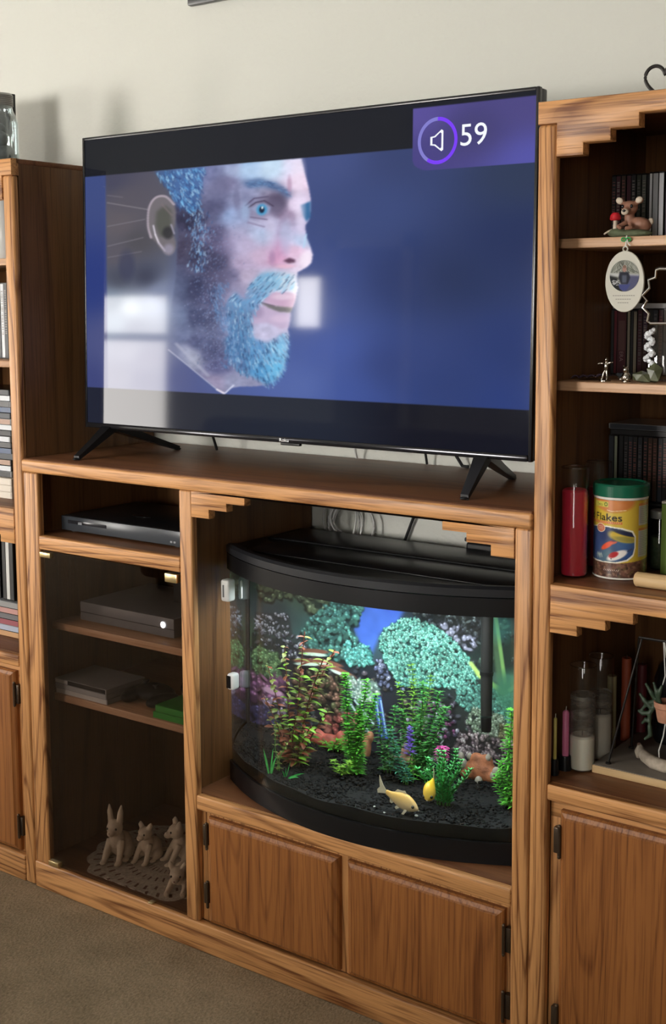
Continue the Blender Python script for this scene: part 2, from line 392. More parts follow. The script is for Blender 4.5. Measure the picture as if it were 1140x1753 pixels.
def carpetmat():
    m, nt, b = nodes('carpet_pile'); N = nt.nodes.new; K = nt.links.new
    b.inputs['Roughness'].default_value = 0.95; b.inputs['Specular IOR Level'].default_value = 0.1
    tc = N('ShaderNodeTexCoord')
    n1 = N('ShaderNodeTexNoise'); n1.inputs['Scale'].default_value = 9; n1.inputs['Detail'].default_value = 4; K(tc.outputs['Object'], n1.inputs['Vector'])
    mp = N('ShaderNodeMapping'); mp.inputs['Scale'].default_value = (210, 120, 150); mp.inputs['Rotation'].default_value = (0, 0, 0.6); K(tc.outputs['Object'], mp.inputs['Vector'])
    n2 = N('ShaderNodeTexNoise'); n2.inputs['Scale'].default_value = 1; n2.inputs['Detail'].default_value = 3; K(mp.outputs[0], n2.inputs['Vector'])
    ad = N('ShaderNodeMath'); ad.operation = 'MULTIPLY_ADD'; ad.inputs[1].default_value = 0.85; n1s = N('ShaderNodeMath'); n1s.operation = 'MULTIPLY'; n1s.inputs[1].default_value = .45; K(n1.outputs[0], n1s.inputs[0]); K(n2.outputs[0], ad.inputs[0]); K(n1s.outputs[0], ad.inputs[2])
    r = N('ShaderNodeValToRGB'); n1.inputs['Detail'].default_value = 2; r.color_ramp.elements[0].position = .38; r.color_ramp.elements[0].color = (0.15, 0.112, 0.068, 1); r.color_ramp.elements[1].position = .92; r.color_ramp.elements[1].color = (0.33, 0.25, 0.165, 1)
    K(ad.outputs[0], r.inputs[0]); K(r.outputs[0], b.inputs['Base Color'])
    bp = N('ShaderNodeBump'); bp.inputs['Strength'].default_value = 0.7; bp.inputs['Distance'].default_value = 0.004; K(n2.outputs[0], bp.inputs['Height']); K(bp.outputs[0], b.inputs['Normal'])
    return m
CARPET = carpetmat()
XL, XR, YF, ZC = -5.6, 8.5, -4.6, 3.7
structure(obj('wall_back', B().box(XL, XR, WY, WY + .1, 0, ZC), WALL))
# carpet as a gently uneven surface
b = B(); nx, ny = 150, 90
g = [[b.bm.verts.new((-2.0 + 5.5 * i / nx, -2.8 + (WY + 2.8) * j / ny, 0.0015 * math.sin(i * 1.7 + j * .6) * math.cos(j * 1.3 - i * .4))) for i in range(nx + 1)] for j in range(ny + 1)]
for j in range(ny):
    for i in range(nx): b.bm.faces.new((g[j][i], g[j][i + 1], g[j + 1][i + 1], g[j + 1][i]))
structure(obj('floor', b, CARPET))
structure(obj('floor', B().box(XL, XR, YF, WY, -.05, -.004), CARPET))
structure(obj('ceiling', B().box(XL, XR, YF, WY, ZC, ZC + .05), mat('ceiling_paint', (.6, .6, .57), .9)))
structure(obj('wall_right', B().box(XR, XR + .1, YF, WY, 0, ZC), WALL))
SKYC = (1.0, 0.955, 0.90)
FRAMEW = mat('window_frame_white', (.7, .7, .68), .5)
def wall_with_holes(name, a0, a1, holes, fixed, along):
    """wall from boxes around rectangular openings (a0,a1,z0,z1)"""
    b = B()
    def bx(p, q, z0, z1):
        if q - p < 1e-4 or z1 - z0 < 1e-4: return
        if along == 'x': b.box(p, q, fixed - .12, fixed, z0, z1)
        else: b.box(fixed - .12, fixed, p, q, z0, z1)
    cur = a0
    for h in sorted(holes):
        bx(cur, h[0], 0, ZC); bx(h[0], h[1], 0, h[2]); bx(h[0], h[1], h[3], ZC); cur = h[1]
    bx(cur, a1, 0, ZC)
    return structure(obj(name, b, WALL))
def window(n, h, fixed, along, power, bars_z=(), bars_a=()):
    a0, a1, z0, z1 = h
    def bx(b, p, q, y0, y1, zz0, zz1):
        return b.box(p, q, fixed + y0, fixed + y1, zz0, zz1, .004) if along == 'x' else b.box(fixed + y0, fixed + y1, p, q, zz0, zz1, .004)
    w_ = B(); t = .05
    bx(w_, a0 - t, a1 + t, -.02, .015, z1, z1 + t); bx(w_, a0 - t, a1 + t, -.02, .03, z0 - t, z0)
    bx(w_, a0 - t, a0, -.02, .015, z0, z1); bx(w_, a1, a1 + t, -.02, .015, z0, z1)
    for z in bars_z: bx(w_, a0, a1, -.03, .0, z - .03, z + .03)
    for a in bars_a: bx(w_, a - .02, a + .02, -.03, .0, z0, z1)
    o = structure(obj('window_%d' % n, w_, FRAMEW))
    p = B(); bx(p, a0, a1, -.10, -.09, z0, z1)
    q = obj('daylit_pane', p, emissive('daylight_%d' % n, SKYC, power), o)
    return o
HA = (-5.15, -4.20, .20, 1.68); HB = (-3.05, -2.78, 1.46, 1.80); HC = (-1.12, .10, .95, 1.98); HE = (2.5, 3.3, 1.0, 2.0)
wall_with_holes('wall_front', XL, XR, [HA, HB, HC, HE], YF, 'x')
window(1, HA, YF, 'x', WIN_A, bars_z=(1.37,)); window(2, HB, YF, 'x', WIN_B); window(3, HC, YF, 'x', FILL_C, bars_a=(-.5,))  # last window is unseen, added to light the furniture fronts
HD = (-3.3, -1.2, .8, 2.2)
wall_with_holes('wall_left', YF, WY, [HD], XL, 'y'); window(5, HE, YF, 'x', FILL_E); window(4, HD, XL, 'y', FILL_D, bars_a=(-2.25,))  # both windows unseen, added to brighten the furniture and shelf interiors
# invented dark door with casing, stands in for a person's reflection in the screen
d = structure(obj('silhouette_door', B().box(-2.62, -2.1, YF, YF + .035, 0, 1.98, .004), mat('silhouette_dark', (.05, .03, .02), .5)))
obj('knob', B().ell((-2.17, YF + .07, .95), (.028, .028, .028)), BRASS, d)
structure(obj('trim_1', B().box(-2.70, -2.62, YF, YF + .045, 0, 2.06, .004).box(-2.10, -2.02, YF, YF + .045, 0, 2.06, .004).box(-2.70, -2.02, YF, YF + .045, 1.98, 2.06, .004), FRAMEW))

# unseen couch, added to shade the lower cabinet fronts from the windows
blocker_sofa = thing('blocker_sofa', 'added brown couch, out of view, shading the lower cabinet fronts', 'blocker_sofa', (-.7, -2.9, 0))
SF = mat('blocker_fabric', (.09, .06, .045), .9, noise=.2, nscale=40)
obj('base', B().box(-1.9, 1.05, -3.35, -2.5, .06, .30, .03), SF, blocker_sofa); obj('backrest', B().box(-1.9, 1.05, -2.62, -2.42, .30, .97, .06, 3), SF, blocker_sofa)
obj('armrest', B().box(-2.1, -1.905, -3.4, -2.42, .06, .64, .05, 3), SF, blocker_sofa); obj('armrest', B().box(1.055, 1.25, -3.4, -2.42, .06, .64, .05, 3), SF, blocker_sofa)
for i in range(3): obj('seat_cushion', B().box(-1.88 + .978 * i, -.91 + .978 * i, -3.36, -2.63, .305, .46, .05, 3), SF, blocker_sofa)
for x in (-2.0, 1.15):
    for y in (-3.3, -2.5): obj('leg', B().lathe([(.022, 0.0), (.03, .06)], (x, y, 0), 12), BLACKM, blocker_sofa)

# ================================================================ CENTRE CABINET
ZT = 1.0592; XE = 1.3435; BK = .445
cab = thing('entertainment_cabinet', 'low honey oak entertainment cabinet with stepped arch and glass door', 'cabinet', (0.67, .22, 0))
def stile(x0, x1, z0, z1, y=0.0, par=cab, m=None, d=.02): return obj('stile', B().box(x0, x1, y, y + d, z0, z1, .0045, 3), m or OAK_Z, par)
def rail(name, x0, x1, z0, z1, y=0.0, par=cab, m=None, d=.02): return obj(name, B().box(x0, x1, y, y + d, z0, z1, .0035, 3), m or OAK_X, par)
b = B().box(0, XE, 0, BK, 1.0395, ZT, .004, 3)
obj('top_panel', b, OAK_TOP, cab)
# top rail: a thick nosing board carrying the first step cuts
def arch(x0, x1, ztop, zs, xs_left, xs_right):
    """stepped lower edge: zs rising heights from post to crown; xs_* = x of the risers"""
    pts = [(x0, ztop), (x0, zs[0])]
    for i, x in enumerate(xs_left): pts += [(x, zs[i]), (x, zs[i + 1])]
    for i, x in enumerate(xs_right): pts += [(x, zs[len(zs) - 1 - i]), (x, zs[len(zs) - 2 - i])]
    pts += [(x1, zs[0]), (x1, ztop)]
    return pts
obj('top_rail', B().box(-.001, XE + .0005, -.004, .018, 1.0275, 1.0565, .005, 3), OAK_DX, cab)
stile(0, .0485, 0.0655, 1.0275); stile(.5015, .5375, .0655, 1.0275); stile(1.3095, XE, 0.0, 1.0275)
obj('arch_rail', B().prism(arch(.5375, 1.3095, 1.0275, [.9712, .9908, 1.0078, 1.0272], [.5885, .6378, .687], [1.1600, 1.2110, 1.2615]), -.001, .019, 'xz', .003), OAK_DX, cab)
rail('shelf_rail', .0485, .5015, .846, .8785)
rail('middle_rail', .5375, 1.3095, .324, .3565)
rail('base_rail', 0, 1.3095, 0, .0655, -.002)
# recessed inner frame behind the lower doors
b = B().box(.5375, 1.3095, .0186, .034, .292, .3235).box(.5375, .60, .0180, .034, .066, .3235).box(1.255, 1.3095, .018, .034, .066, .3235).box(.905, .96, .018, .034, .066, .3235).box(.5375, 1.3095, .0186, .034, .066, .10)
obj('inner_frame', b, OAK_Z, cab)
obj('side_panel', B().box(.0, .014, .02, BK, .0, 1.0395), OAK_SIDE, cab); obj('side_panel', B().box(XE - .014, XE, .02, BK, 0, 1.0395), OAK_SIDE, cab)
obj('divider', B().box(.505, .520, .02, BK, .0655, 1.0395), OAK_SIDE, cab)
obj('compartment_floor', B().box(.014, .505, .02, BK, .859, .8775), OAK_TOP, cab)
obj('cabinet_bottom', B().box(.014, 1.329, .02, BK, .048, .0655), OAK_TOP, cab)
obj('bay_floor', B().box(.520, 1.329, .02, BK, .3405, .3565), OAK_TOP, cab)
obj('back_panel', B().box(.014, .505, BK - .008, BK - .002, .0655, 1.0395), OAK_SIDE, cab)
obj('back_panel', B().box(.52, 1.329, BK - .008, BK - .002, .0655, .3405), OAK_SIDE, cab)
for z in (.6365, .4575): obj('inner_shelf', B().box(.0145, .5045, .062, BK - .01, z, z + .018, .002), OAK_SHELF, cab, label='pale edged shelf behind the glass door')
def door_slab(x0, x1, z0, z1, par, hinge_x=None, hinge_z=(), y=-.001):
    """slab door with a routed edge"""
    b = B(); bm = b.bm; st = [(0, .019), (0, .010), (.003, .006), (.010, .003), (.013, .0)]
    loops = []
    for ins, dy in st: loops.append([bm.verts.new(p) for p in ((x0 + ins, y + dy, z0 + ins), (x1 - ins, y + dy, z0 + ins), (x1 - ins, y + dy, z1 - ins), (x0 + ins, y + dy, z1 - ins))])
    for a, c in zip(loops, loops[1:]):
        for i in range(4): bm.faces.new((a[i], a[(i + 1) % 4], c[(i + 1) % 4], c[i]))
    bm.faces.new(loops[-1]); bm.faces.new(loops[0][::-1])
    d = obj('door', b, OAK_DOOR, par, sharp=20)
    for hz in hinge_z:
        s = 1 if hinge_x > (x0 + x1) / 2 else -1
        hb = B().box(hinge_x - .006, hinge_x + .006, y + .006, y + .019, hz - .024, hz + .024, .002).tube([(hinge_x - s * .007, y + .004, hz - .026), (hinge_x - s * .007, y + .004, hz + .026)], .0035)
        hb.ell((hinge_x - s * .007, y + .004, hz + .028), (.0035, .0035, .004)).ell((hinge_x - s * .007, y + .004, hz - .028), (.0035, .0035, .004))
        obj('hinge', hb, BRONZE, d)
    return d
door_slab(.565, .916, .0705, .312, cab, .556, (.268, .135)); door_slab(.938, 1.2935, .0705, .312, cab, 1.3015, (.255, .125))
# smoked glass door
SMOKE = glassy('smoked_glass', (.74, .70, .68), .045)
gd = obj('glass_door', B().box(.0505, .4995, .003, .008, .069, .8435), SMOKE, cab, label='smoked glass door pane', smooth=False)
for (x0, x1, z0, z1) in ((.0535, .089, .829, .841), (.459, .494, .8215, .8405), (.050, .085, .0665, .0795), (.385, .399, .066, .070)):
    obj('brass_clip', B().box(x0, x1, -.003, .011, z0, z1, .001), BRASS, gd)

# ================================================================ TOWERS
def tower(name, X0, mirror, label):
    """bookcase tower; X0 = outer edge next to the centre cabinet; mirror -1 for the left one"""
    s = -1 if mirror else 1; Wd = .61; H = 1.7572
    t = thing(name, label, 'bookcase', (X0 + s * Wd / 2, .22, 0))
    X = lambda a: X0 + s * a
    def bx(n, a0, a1, y0, y1, z0, z1, m, bev=.0035, **k): return obj(n, B().box(min(X(a0), X(a1)), max(X(a0), X(a1)), y0, y1, z0, z1, bev, 3), m, t, **k)
    bx('stile', 0, .0345, 0, .02, 0, 1.7188, OAK_Z, .006); bx('stile', Wd - .0345, Wd, 0, .02, 0, 1.7188, OAK_Z, .006)
    bx('side_panel', .0, .012, .02, BK, 0, 1.745, OAK_SIDE, .0005); bx('side_panel', Wd - .012, Wd, .02, BK, 0, 1.745, OAK_SIDE, .0005)
    bx('back_panel', .012, Wd - .012, BK - .008, BK - .002, 0, 1.745, OAK_SIDE, .0005)
    bx('top_panel', 0, Wd, .012, BK, 1.745, H, OAK_TOP, .002)
    def A(x0, x1, zt, zs, st):
        a = arch(x0, x1, zt, zs, [x0 + st[i] for i in range(3)], [x1 - st[2 - i] for i in range(3)])
        return [(X(p), q) for p, q in a]
    obj('top_rail', B().prism([(X(0), H), (X(0), 1.7188), (X(.0345), 1.7188)] + A(.0345, Wd - .0345, H, [1.664, 1.6838, 1.7025, 1.7238], [.0505, .0985, .1470])[1:-1] + [(X(Wd - .0345), 1.7188), (X(Wd), 1.7188), (X(Wd), H)], -.002, .02, 'xz', .004), OAK_DX, t)
    obj('arch_rail', B().prism(A(.0345, Wd - .0345, .9345, [.849, .867, .885, .904], [.0525, .105, .1545]), 0, .02, 'xz', .003), OAK_X, t)
    bx('fixed_shelf', .012, Wd - .012, .02, BK - .008, .917, .934, OAK_TOP, .001)
    bx('lower_rail', .0345, Wd - .0345, 0, .02, .5445, .574, OAK_X)
    bx('fixed_shelf', .012, Wd - .012, .02, BK - .008, .557, .5735, OAK_TOP, .001)
    bx('base_rail', .0345, Wd - .0345, -.001, .02, 0, .0655, OAK_X)
    bx('inner_frame', .0345, Wd - .0345, .018, .03, .51, .5445, OAK_X, .0005); bx('inner_frame', .0345, .075, .018, .03, .0655, .51, OAK_Z, .0005); bx('inner_frame', Wd - .075, Wd - .0345, .018, .03, .0655, .51, OAK_Z, .0005)
    for z in (1.515, 1.2685): bx('adjustable_shelf', .0125, Wd - .0125, .058, BK - .01, z, z + .0165, OAK_SHELF, .0015, label='adjustable shelf with a pale front edge')
    mid = Wd / 2
    for a0, a1, hx in ((.0585, mid - .008, .0515), (mid + .008, Wd - .0585, Wd - .0515)):
        x0, x1 = sorted((X(a0), X(a1))); door_slab(x0, x1, .0705, .529, t, X(hx), (.472, .135))
    return t
TR = tower('bookcase_tower', XE + .0015, False, 'tall oak bookcase tower to the right of the television')
TL = tower('bookcase_tower', -.004, True, 'tall oak bookcase tower at the left edge of the photo')

# ================================================================ TELEVISION
tvx, tvy, tvz, tvw, tvh, lean = .0735, .135, 1.1265, 1.198, .6845, .0219
cl, sl = math.cos(lean), math.sin(lean)
tv = thing('television', 'large flat screen television showing a bearded man in profile', 'television', (tvx + tvw / 2, tvy + .05, 1.0592))
def TVP(x, d, z): return (tvx + x, tvy + z * sl + d * cl, tvz + z * cl - d * sl)      # x right, z up, d depth behind the face
def tbox(b, x0, x1, d0, d1, z0, z1, bev=0, seg=2):
    n0 = len(b.bm.verts); b.box(x0, x1, d0, d1, z0, z1, bev, seg); b.bm.verts.ensure_lookup_table()
    for v in b.bm.verts[n0:]: v.co = Vector(TVP(*v.co))
    return b
def tb(name, *a, m=BLACKP, par=tv, **k): return obj(name, tbox(B(), *a), m, par, **k)
tb('housing', 0.001, tvw - .001, .003, .032, 0.001, tvh - .001, .003, 2)
tb('rear_cover', .12, tvw - .12, .032, .075, .03, .42, .012, 3)
BZ = mat('bezel_black', (.008, .008, .01), .25)
tb('bezel', 0, .007, -.002, .01, 0, tvh, .0015, 2, m=BZ); tb('bezel', tvw - .007, tvw, -.002, .01, 0, tvh, .0015, 2, m=BZ)
tb('bezel', .007, tvw - .007, -.002, .01, tvh - .007, tvh, .0015, 2, m=BZ)
tb('bottom_bezel', .007, tvw - .007, -.004, .01, 0, .0125, .004, 3, m=mat('bezel_gloss', (.03, .03, .035), .12, metal=.6), label='glossy lower bezel strip')
tb('sensor_bump', .603, .655, -.004, .006, -.005, .001, .002, 2, m=BLACKP)
lg = text_mesh('Roku', .675, 1.1292, .0072, .1305, squeeze=1.2)
lg.bm.faces.ensure_lookup_table()
obj('logo_lettering', lg, mat('logo_white', (.9, .9, .92), .4), tv, label='small white logo lettering on the lower bezel')
def foot(cx, s, tips):
    b = B(); top = Vector((cx, tvy + .012, tvz + .004))
    for tip in (Vector((tips[0], .048, ZT + .005)), Vector((tips[1], .333, ZT + .005))):
        sh = top + (tip - top) * .12; sh.z = top.z - .006
        ring = []
        for p, wx, hz in ((top, .016, .010), (sh, .015, .011), (top + (tip - top) * .55, .011, .008), (tip, .0085, .005)):
            ring.append([b.bm.verts.new(p + Vector((a * wx, 0, c * hz))) for a, c in ((-1, -1), (1, -1), (1, 1), (-1, 1))])
        for a, c in zip(ring, ring[1:]):
            for i in range(4): b.bm.faces.new((a[i], a[(i + 1) % 4], c[(i + 1) % 4], c[i]))
        b.bm.faces.new(ring[0]); b.bm.faces.new(ring[-1])
        b.ell((tip.x, tip.y, ZT + .003), (.0085, .01, .003))
    return obj('stand_leg', b, BLACKP, tv, sharp=50)
foot(.150, 1, (.134, .187)); foot(1.163, -1, (1.179, 1.126))

def paint_tv():
    k = Canvas(1000, 1000, .72, (34, 37, 48)); k.H = 1000
    # picture background
    bg = k.rbf([(20, 860, 62, 76, 128), (20, 500, 42, 58, 122), (20, 160, 58, 66, 118), (250, 860, 70, 78, 120), (600, 860, 66, 80, 132), (760, 850, 52, 64, 108), (980, 780, 44, 56, 84), (980, 600, 32, 46, 88),
                (980, 300, 36, 54, 108), (960, 160, 38, 58, 118), (600, 500, 60, 76, 132), (620, 300, 70, 90, 160), (640, 170, 62, 82, 150), (760, 500, 48, 60, 104), (740, 250, 52, 66, 118), (850, 500, 34, 48, 86), (850, 200, 40, 58, 112),
                (560, 180, 84, 104, 168), (700, 700, 56, 72, 122), (560, 420, 84, 98, 150), (100, 300, 78, 84, 130), (150, 180, 92, 96, 140)], 3.2, 60)
    pic = (k.Y > 141) & (k.Y < 868)
    picm = k.blur(pic.astype(float), .8)[..., None]
    # left of the head: room reflection haze painted into the picture
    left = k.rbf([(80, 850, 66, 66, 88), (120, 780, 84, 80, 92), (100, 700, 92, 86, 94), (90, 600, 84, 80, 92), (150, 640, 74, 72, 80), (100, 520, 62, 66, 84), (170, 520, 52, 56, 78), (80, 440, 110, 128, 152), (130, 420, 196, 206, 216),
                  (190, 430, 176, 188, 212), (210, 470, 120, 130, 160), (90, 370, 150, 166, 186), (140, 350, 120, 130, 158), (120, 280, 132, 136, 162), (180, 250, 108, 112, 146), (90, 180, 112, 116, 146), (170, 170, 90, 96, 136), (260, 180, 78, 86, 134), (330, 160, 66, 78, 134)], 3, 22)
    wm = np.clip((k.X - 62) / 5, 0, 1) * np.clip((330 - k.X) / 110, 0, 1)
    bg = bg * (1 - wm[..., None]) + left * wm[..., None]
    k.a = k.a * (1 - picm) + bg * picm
    # painted reflection streaks of the lit room
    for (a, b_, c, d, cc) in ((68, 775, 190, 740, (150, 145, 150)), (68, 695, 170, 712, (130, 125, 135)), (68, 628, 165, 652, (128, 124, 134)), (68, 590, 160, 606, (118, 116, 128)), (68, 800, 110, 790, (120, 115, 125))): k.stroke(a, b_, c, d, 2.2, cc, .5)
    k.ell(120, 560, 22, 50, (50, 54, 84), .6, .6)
    # head silhouette
    sil = [(317, 871), (546, 867), (554, 821), (562, 780), (567, 743), (566, 706), (563, 682), (555, 666), (558, 632), (567, 601), (572, 578), (569, 554), (557, 539), (539, 526), (537, 504), (540, 480), (536, 450), (531, 426), (524, 407), (522, 377), (518, 353), (521, 332), (517, 298), (514, 256), (506, 221), (494, 196), (471, 178), (444, 172), (407, 169), (380, 160), (369, 141), (356, 152), (325, 186), (279, 232), (227, 278), (233, 378), (250, 526), (256, 672), (245, 730), (232, 790), (209, 869)]
    conv = lambda L: [(x, y) for x, y in L]
    def Zc(a, b_): return ((a / 2.591 + 120), (b_ / 2.591 + 200))
    face = [(330, 850, 112, 118, 160), (385, 855, 150, 160, 198), (430, 850, 150, 186, 226), (480, 852, 196, 224, 246), (530, 850, 228, 222, 246), (548, 800, 238, 214, 238), (375, 810, 126, 124, 160), (408, 765, 138, 142, 178),
            (388, 705, 150, 170, 212), (350, 735, 88, 90, 126), (345, 650, 104, 100, 136), (375, 615, 138, 128, 166), (418, 615, 180, 170, 206), (455, 640, 176, 190, 222), (482, 682, 190, 186, 218), (492, 740, 100, 92, 118), (508, 705, 150, 130, 160),
            (535, 730, 232, 216, 242), (552, 620, 190, 206, 238), (538, 588, 230, 196, 224), (492, 575, 214, 158, 192), (565, 570, 244, 230, 248), (455, 575, 202, 174, 204), (418, 558, 178, 162, 194), (428, 520, 190, 176, 204), (385, 520, 116, 112, 146),
            (345, 566, 66, 66, 96), (300, 590, 56, 56, 84), (285, 705, 48, 48, 76), (272, 610, 66, 62, 88), (300, 480, 54, 58, 92), (262, 480, 68, 76, 108), (335, 450, 76, 78, 114), (378, 450, 150, 146, 180), (408, 430, 166, 160, 196), (378, 380, 130, 144, 186),
            (345, 380, 82, 86, 120), (300, 390, 70, 76, 112), (255, 390, 110, 124, 158), (262, 330, 106, 116, 152), (300, 305, 84, 90, 128), (335, 270, 80, 84, 122), (290, 255, 156, 160, 184), (270, 275, 164, 168, 192), (355, 230, 92, 94, 136), (350, 178, 150, 142, 174), (390, 180, 146, 150, 182),
            (465, 340, 196, 192, 222), (510, 480, 226, 224, 242), (480, 505, 168, 196, 222), (560, 660, 200, 190, 225), (525, 480, 236, 230, 246), (528, 440, 230, 196, 214), (515, 380, 206, 196, 224)]
    fc = k.rbf(face, 3.6, 9)
    fc += ((k.noise(14, 14, 3, 3) - .5) * .14)[..., None] * np.array([1, 1, 1.05])
    sm = k.pmask(sil, 1.6)
    # soften the back of the neck into the background
    fade = np.clip((k.X - 225) / 60, 0, 1); fade = np.where(k.Y > 560, np.clip((k.X - 235) / 18, 0, 1), fade)
    k.put(sm * fade, fc)
    # collar edge
    k.stroke(230, 280, 352, 156, 2.6, (190, 192, 212), .55); k.stroke(352, 156, 369, 145, 4, (232, 226, 240), .9); k.stroke(372, 146, 392, 172, 3.0, (210, 214, 238), .85)
    k.stroke(250, 300, 330, 200, 7, (176, 178, 200), .35)
    # cheek, eye socket
    k.ell(350, 560, 30, 140, (60, 58, 90), .9, .45); k.ell(400, 640, 26, 60, (186, 180, 210), .9, .35); k.ell(440, 600, 30, 40, (206, 190, 216), .9, .35); k.ell(360, 800, 22, 50, (96, 98, 134), .9, .5); k.ell(450, 845, 60, 22, (206, 222, 244), .9, .45); k.ell(540, 820, 14, 50, (240, 226, 244), .9, .5); k.ell(492, 735, 22, 34, (84, 76, 104), .7, .7)
    k.ell(452, 720, 46, 30, (120, 112, 142), .8, .5)
    brow = [(414, 808), (451, 818), (492, 800), (522, 770), (520, 747), (497, 772), (462, 790), (425, 790)]
    k.poly(brow, (70, 100, 146), 5, .75)
    for i in range(60):
        t = random.random(); x = 418 + 100 * t; y = 800 + 10 * math.sin(t * 3) - 38 * t * t + random.uniform(-8, 8); k.stroke(x, y, x + 9, y - 4 + random.uniform(-3, 3), 1.2, random.choice([(60, 84, 128), (110, 156, 204), (76, 104, 150)]), .6)
    k.poly([(545, 728), (567, 738), (567, 692), (558, 676), (550, 694)], (36, 96, 148), 2.2, .9)
    # eye
    k.poly([(431, 726), (446, 738), (464, 740), (479, 727), (474, 707), (452, 705)], (150, 158, 192), 2.2, .9)
    k.stroke(427, 730, 444, 744, 2.2, (70, 62, 88), .9); k.stroke(444, 744, 464, 748, 2.4, (66, 58, 84), .9); k.stroke(464, 748, 484, 730, 2.4, (70, 60, 86), .9)
    k.stroke(420, 736, 440, 757, 2.6, (84, 76, 108), .8); k.stroke(440, 757, 472, 760, 2.6, (84, 76, 108), .8); k.stroke(432, 700, 470, 690, 3, (110, 100, 130), .7); k.stroke(426, 684, 464, 668, 3.5, (140, 130, 162), .6)
    k.ell(458, 721, 12, 17, (70, 150, 196), .5); k.ell(458, 721, 6, 10, (14, 30, 58), .35); k.ell(459, 727, 2.4, 4.5, (240, 250, 255), .4)
    k.stroke(430, 690, 462, 678, 3, (180, 176, 206), .5); k.ell(420, 720, 10, 26, (160, 186, 222), .9, .6); k.ell(400, 760, 8, 30, (96, 96, 130), .9, .5); k.ell(520, 790, 5, 26, (176, 140, 170), .9, .6)
    # nose
    k.stroke(507, 690, 492, 640, 9, (150, 128, 166), .15); k.ell(496, 600, 22, 34, (190, 150, 190), .9, .5); k.ell(478, 640, 12, 50, (214, 206, 232), .9, .4); k.ell(545, 700, 10, 60, (232, 222, 244), .9, .45); k.ell(512, 640, 12, 50, (176, 186, 220), .9, .45); k.ell(482, 572, 7, 20, (160, 126, 166), .9, .6)
    k.poly([(507, 562), (520, 571), (534, 564), (533, 556), (518, 554)], (80, 48, 74), 2.2, .9); k.ell(556, 566, 12, 22, (250, 236, 250), .8, .6); k.ell(512, 545, 20, 6, (236, 186, 206), .8, .6)
    k.stroke(558, 640, 552, 600, 3, (180, 214, 240), .5)
    # mouth
    k.poly([(456, 440), (484, 467), (515, 466), (529, 463), (534, 443), (528, 419), (495, 422)], (196, 160, 192), 3, .85)
    k.poly([(433, 401), (459, 429), (495, 407), (524, 402), (520, 360), (505, 353), (469, 373), (433, 366)], (192, 170, 202), 3.5, .8)
    k.poly([(452, 437), (490, 424), (528, 419), (524, 404), (497, 406), (475, 418)], (104, 102, 104), 2.2, .9); k.stroke(454, 436, 488, 424, 1.8, (96, 76, 100), .6)
    k.ell(505, 452, 22, 9, (226, 204, 224), .8, .7); k.ell(500, 385, 20, 12, (220, 196, 222), .8, .6); k.ell(448, 405, 14, 18, (150, 134, 168), .9, .6)
    # moustache and beard
    beard = [(458, 527), (504, 526), (534, 518), (535, 472), (484, 474), (448, 424), (433, 380), (438, 324), (470, 310), (516, 345), (518, 305), (514, 256), (506, 221), (494, 196), (471, 177), (444, 200), (412, 213), (380, 255), (369, 312), (384, 330), (372, 420), (395, 470), (420, 440), (432, 493)]
    bc = k.rbf([(470, 500, 120, 170, 206), (520, 505, 190, 210, 226), (445, 440, 104, 150, 196), (420, 380, 84, 122, 166), (400, 300, 58, 104, 154), (450, 290, 76, 140, 196), (500, 290, 120, 196, 236), (500, 230, 96, 190, 236), (450, 210, 70, 150, 206), (410, 225, 70, 110, 160), (480, 330, 120, 150, 190)], 3, 8)
    k.put(k.pmask(beard, 5) * .85, bc)
    rg = random.Random(5)
    bm_ = k.pmask(beard, 4)
    def inb(x, y): 
        i, j = int(y * k.r), int(x * k.r); return 0 <= i < k.h and 0 <= j < k.w and bm_[i, j] > .35
    for i in range(2100):
        x, y = rg.uniform(340, 540), rg.uniform(165, 530)
        if not inb(x, y): continue
        if y > 440: a = -2.2
        else: a = -1.35 + (x - 450) / 260
        l_ = rg.uniform(8, 16); br = rg.random(); t = (x - 370) / 160
        c = (74 + 70 * t, 134 + 70 * t, 186 + 52 * t) if br > .5 else ((40, 66, 108) if br > .25 else ((196, 226, 246) if br > .1 else (130, 140, 176)))
        k.stroke(x, y, x + l_ * math.cos(a), y + l_ * math.sin(a), 1.15, c, .6)
    for i in range(1100):      # stubble towards the jaw and sideburn
        y = rg.uniform(220, 680); x = rg.gauss(330 + max(0, 520 - y) * .12, 26)
        if not (272 < x < 425): continue
        c = rg.choice([(120, 134, 180), (150, 164, 206), (84, 112, 160), (96, 104, 146)]) if x > 352 else rg.choice([(130, 150, 196), (170, 186, 222), (60, 84, 130), (44, 50, 82)])
        k.stamp(x, y, 1.5, 2.8, c, .42, -.3)
    for i in range(420):       # stray hairs along the beard's edge
        t = rg.random(); x = 372 + 20 * math.sin(t * 6) + rg.gauss(0, 9); y = 230 + 270 * t; a = -1.3 + rg.uniform(-.3, .3)
        k.stroke(x, y, x + 9 * math.cos(a), y + 9 * math.sin(a), 1.0, rg.choice([(96, 140, 190), (70, 110, 160), (140, 170, 210)]), .5)
    for i in range(240):
        x = rg.gauss(306, 13); y = rg.uniform(540, 745); k.stroke(x, y, x + rg.uniform(-3, 3), y - 9, 1.3, rg.choice([(110, 160, 206), (60, 96, 150), (170, 206, 236), (38, 44, 80)]), .7)
    # hair
    hair = [(197, 869), (325, 869), (317, 832), (314, 790), (306, 740), (284, 728), (255, 748), (232, 805), (209, 843)]
    k.poly(hair, (62, 100, 156), 5, .8); hm = k.pmask(hair, 4)
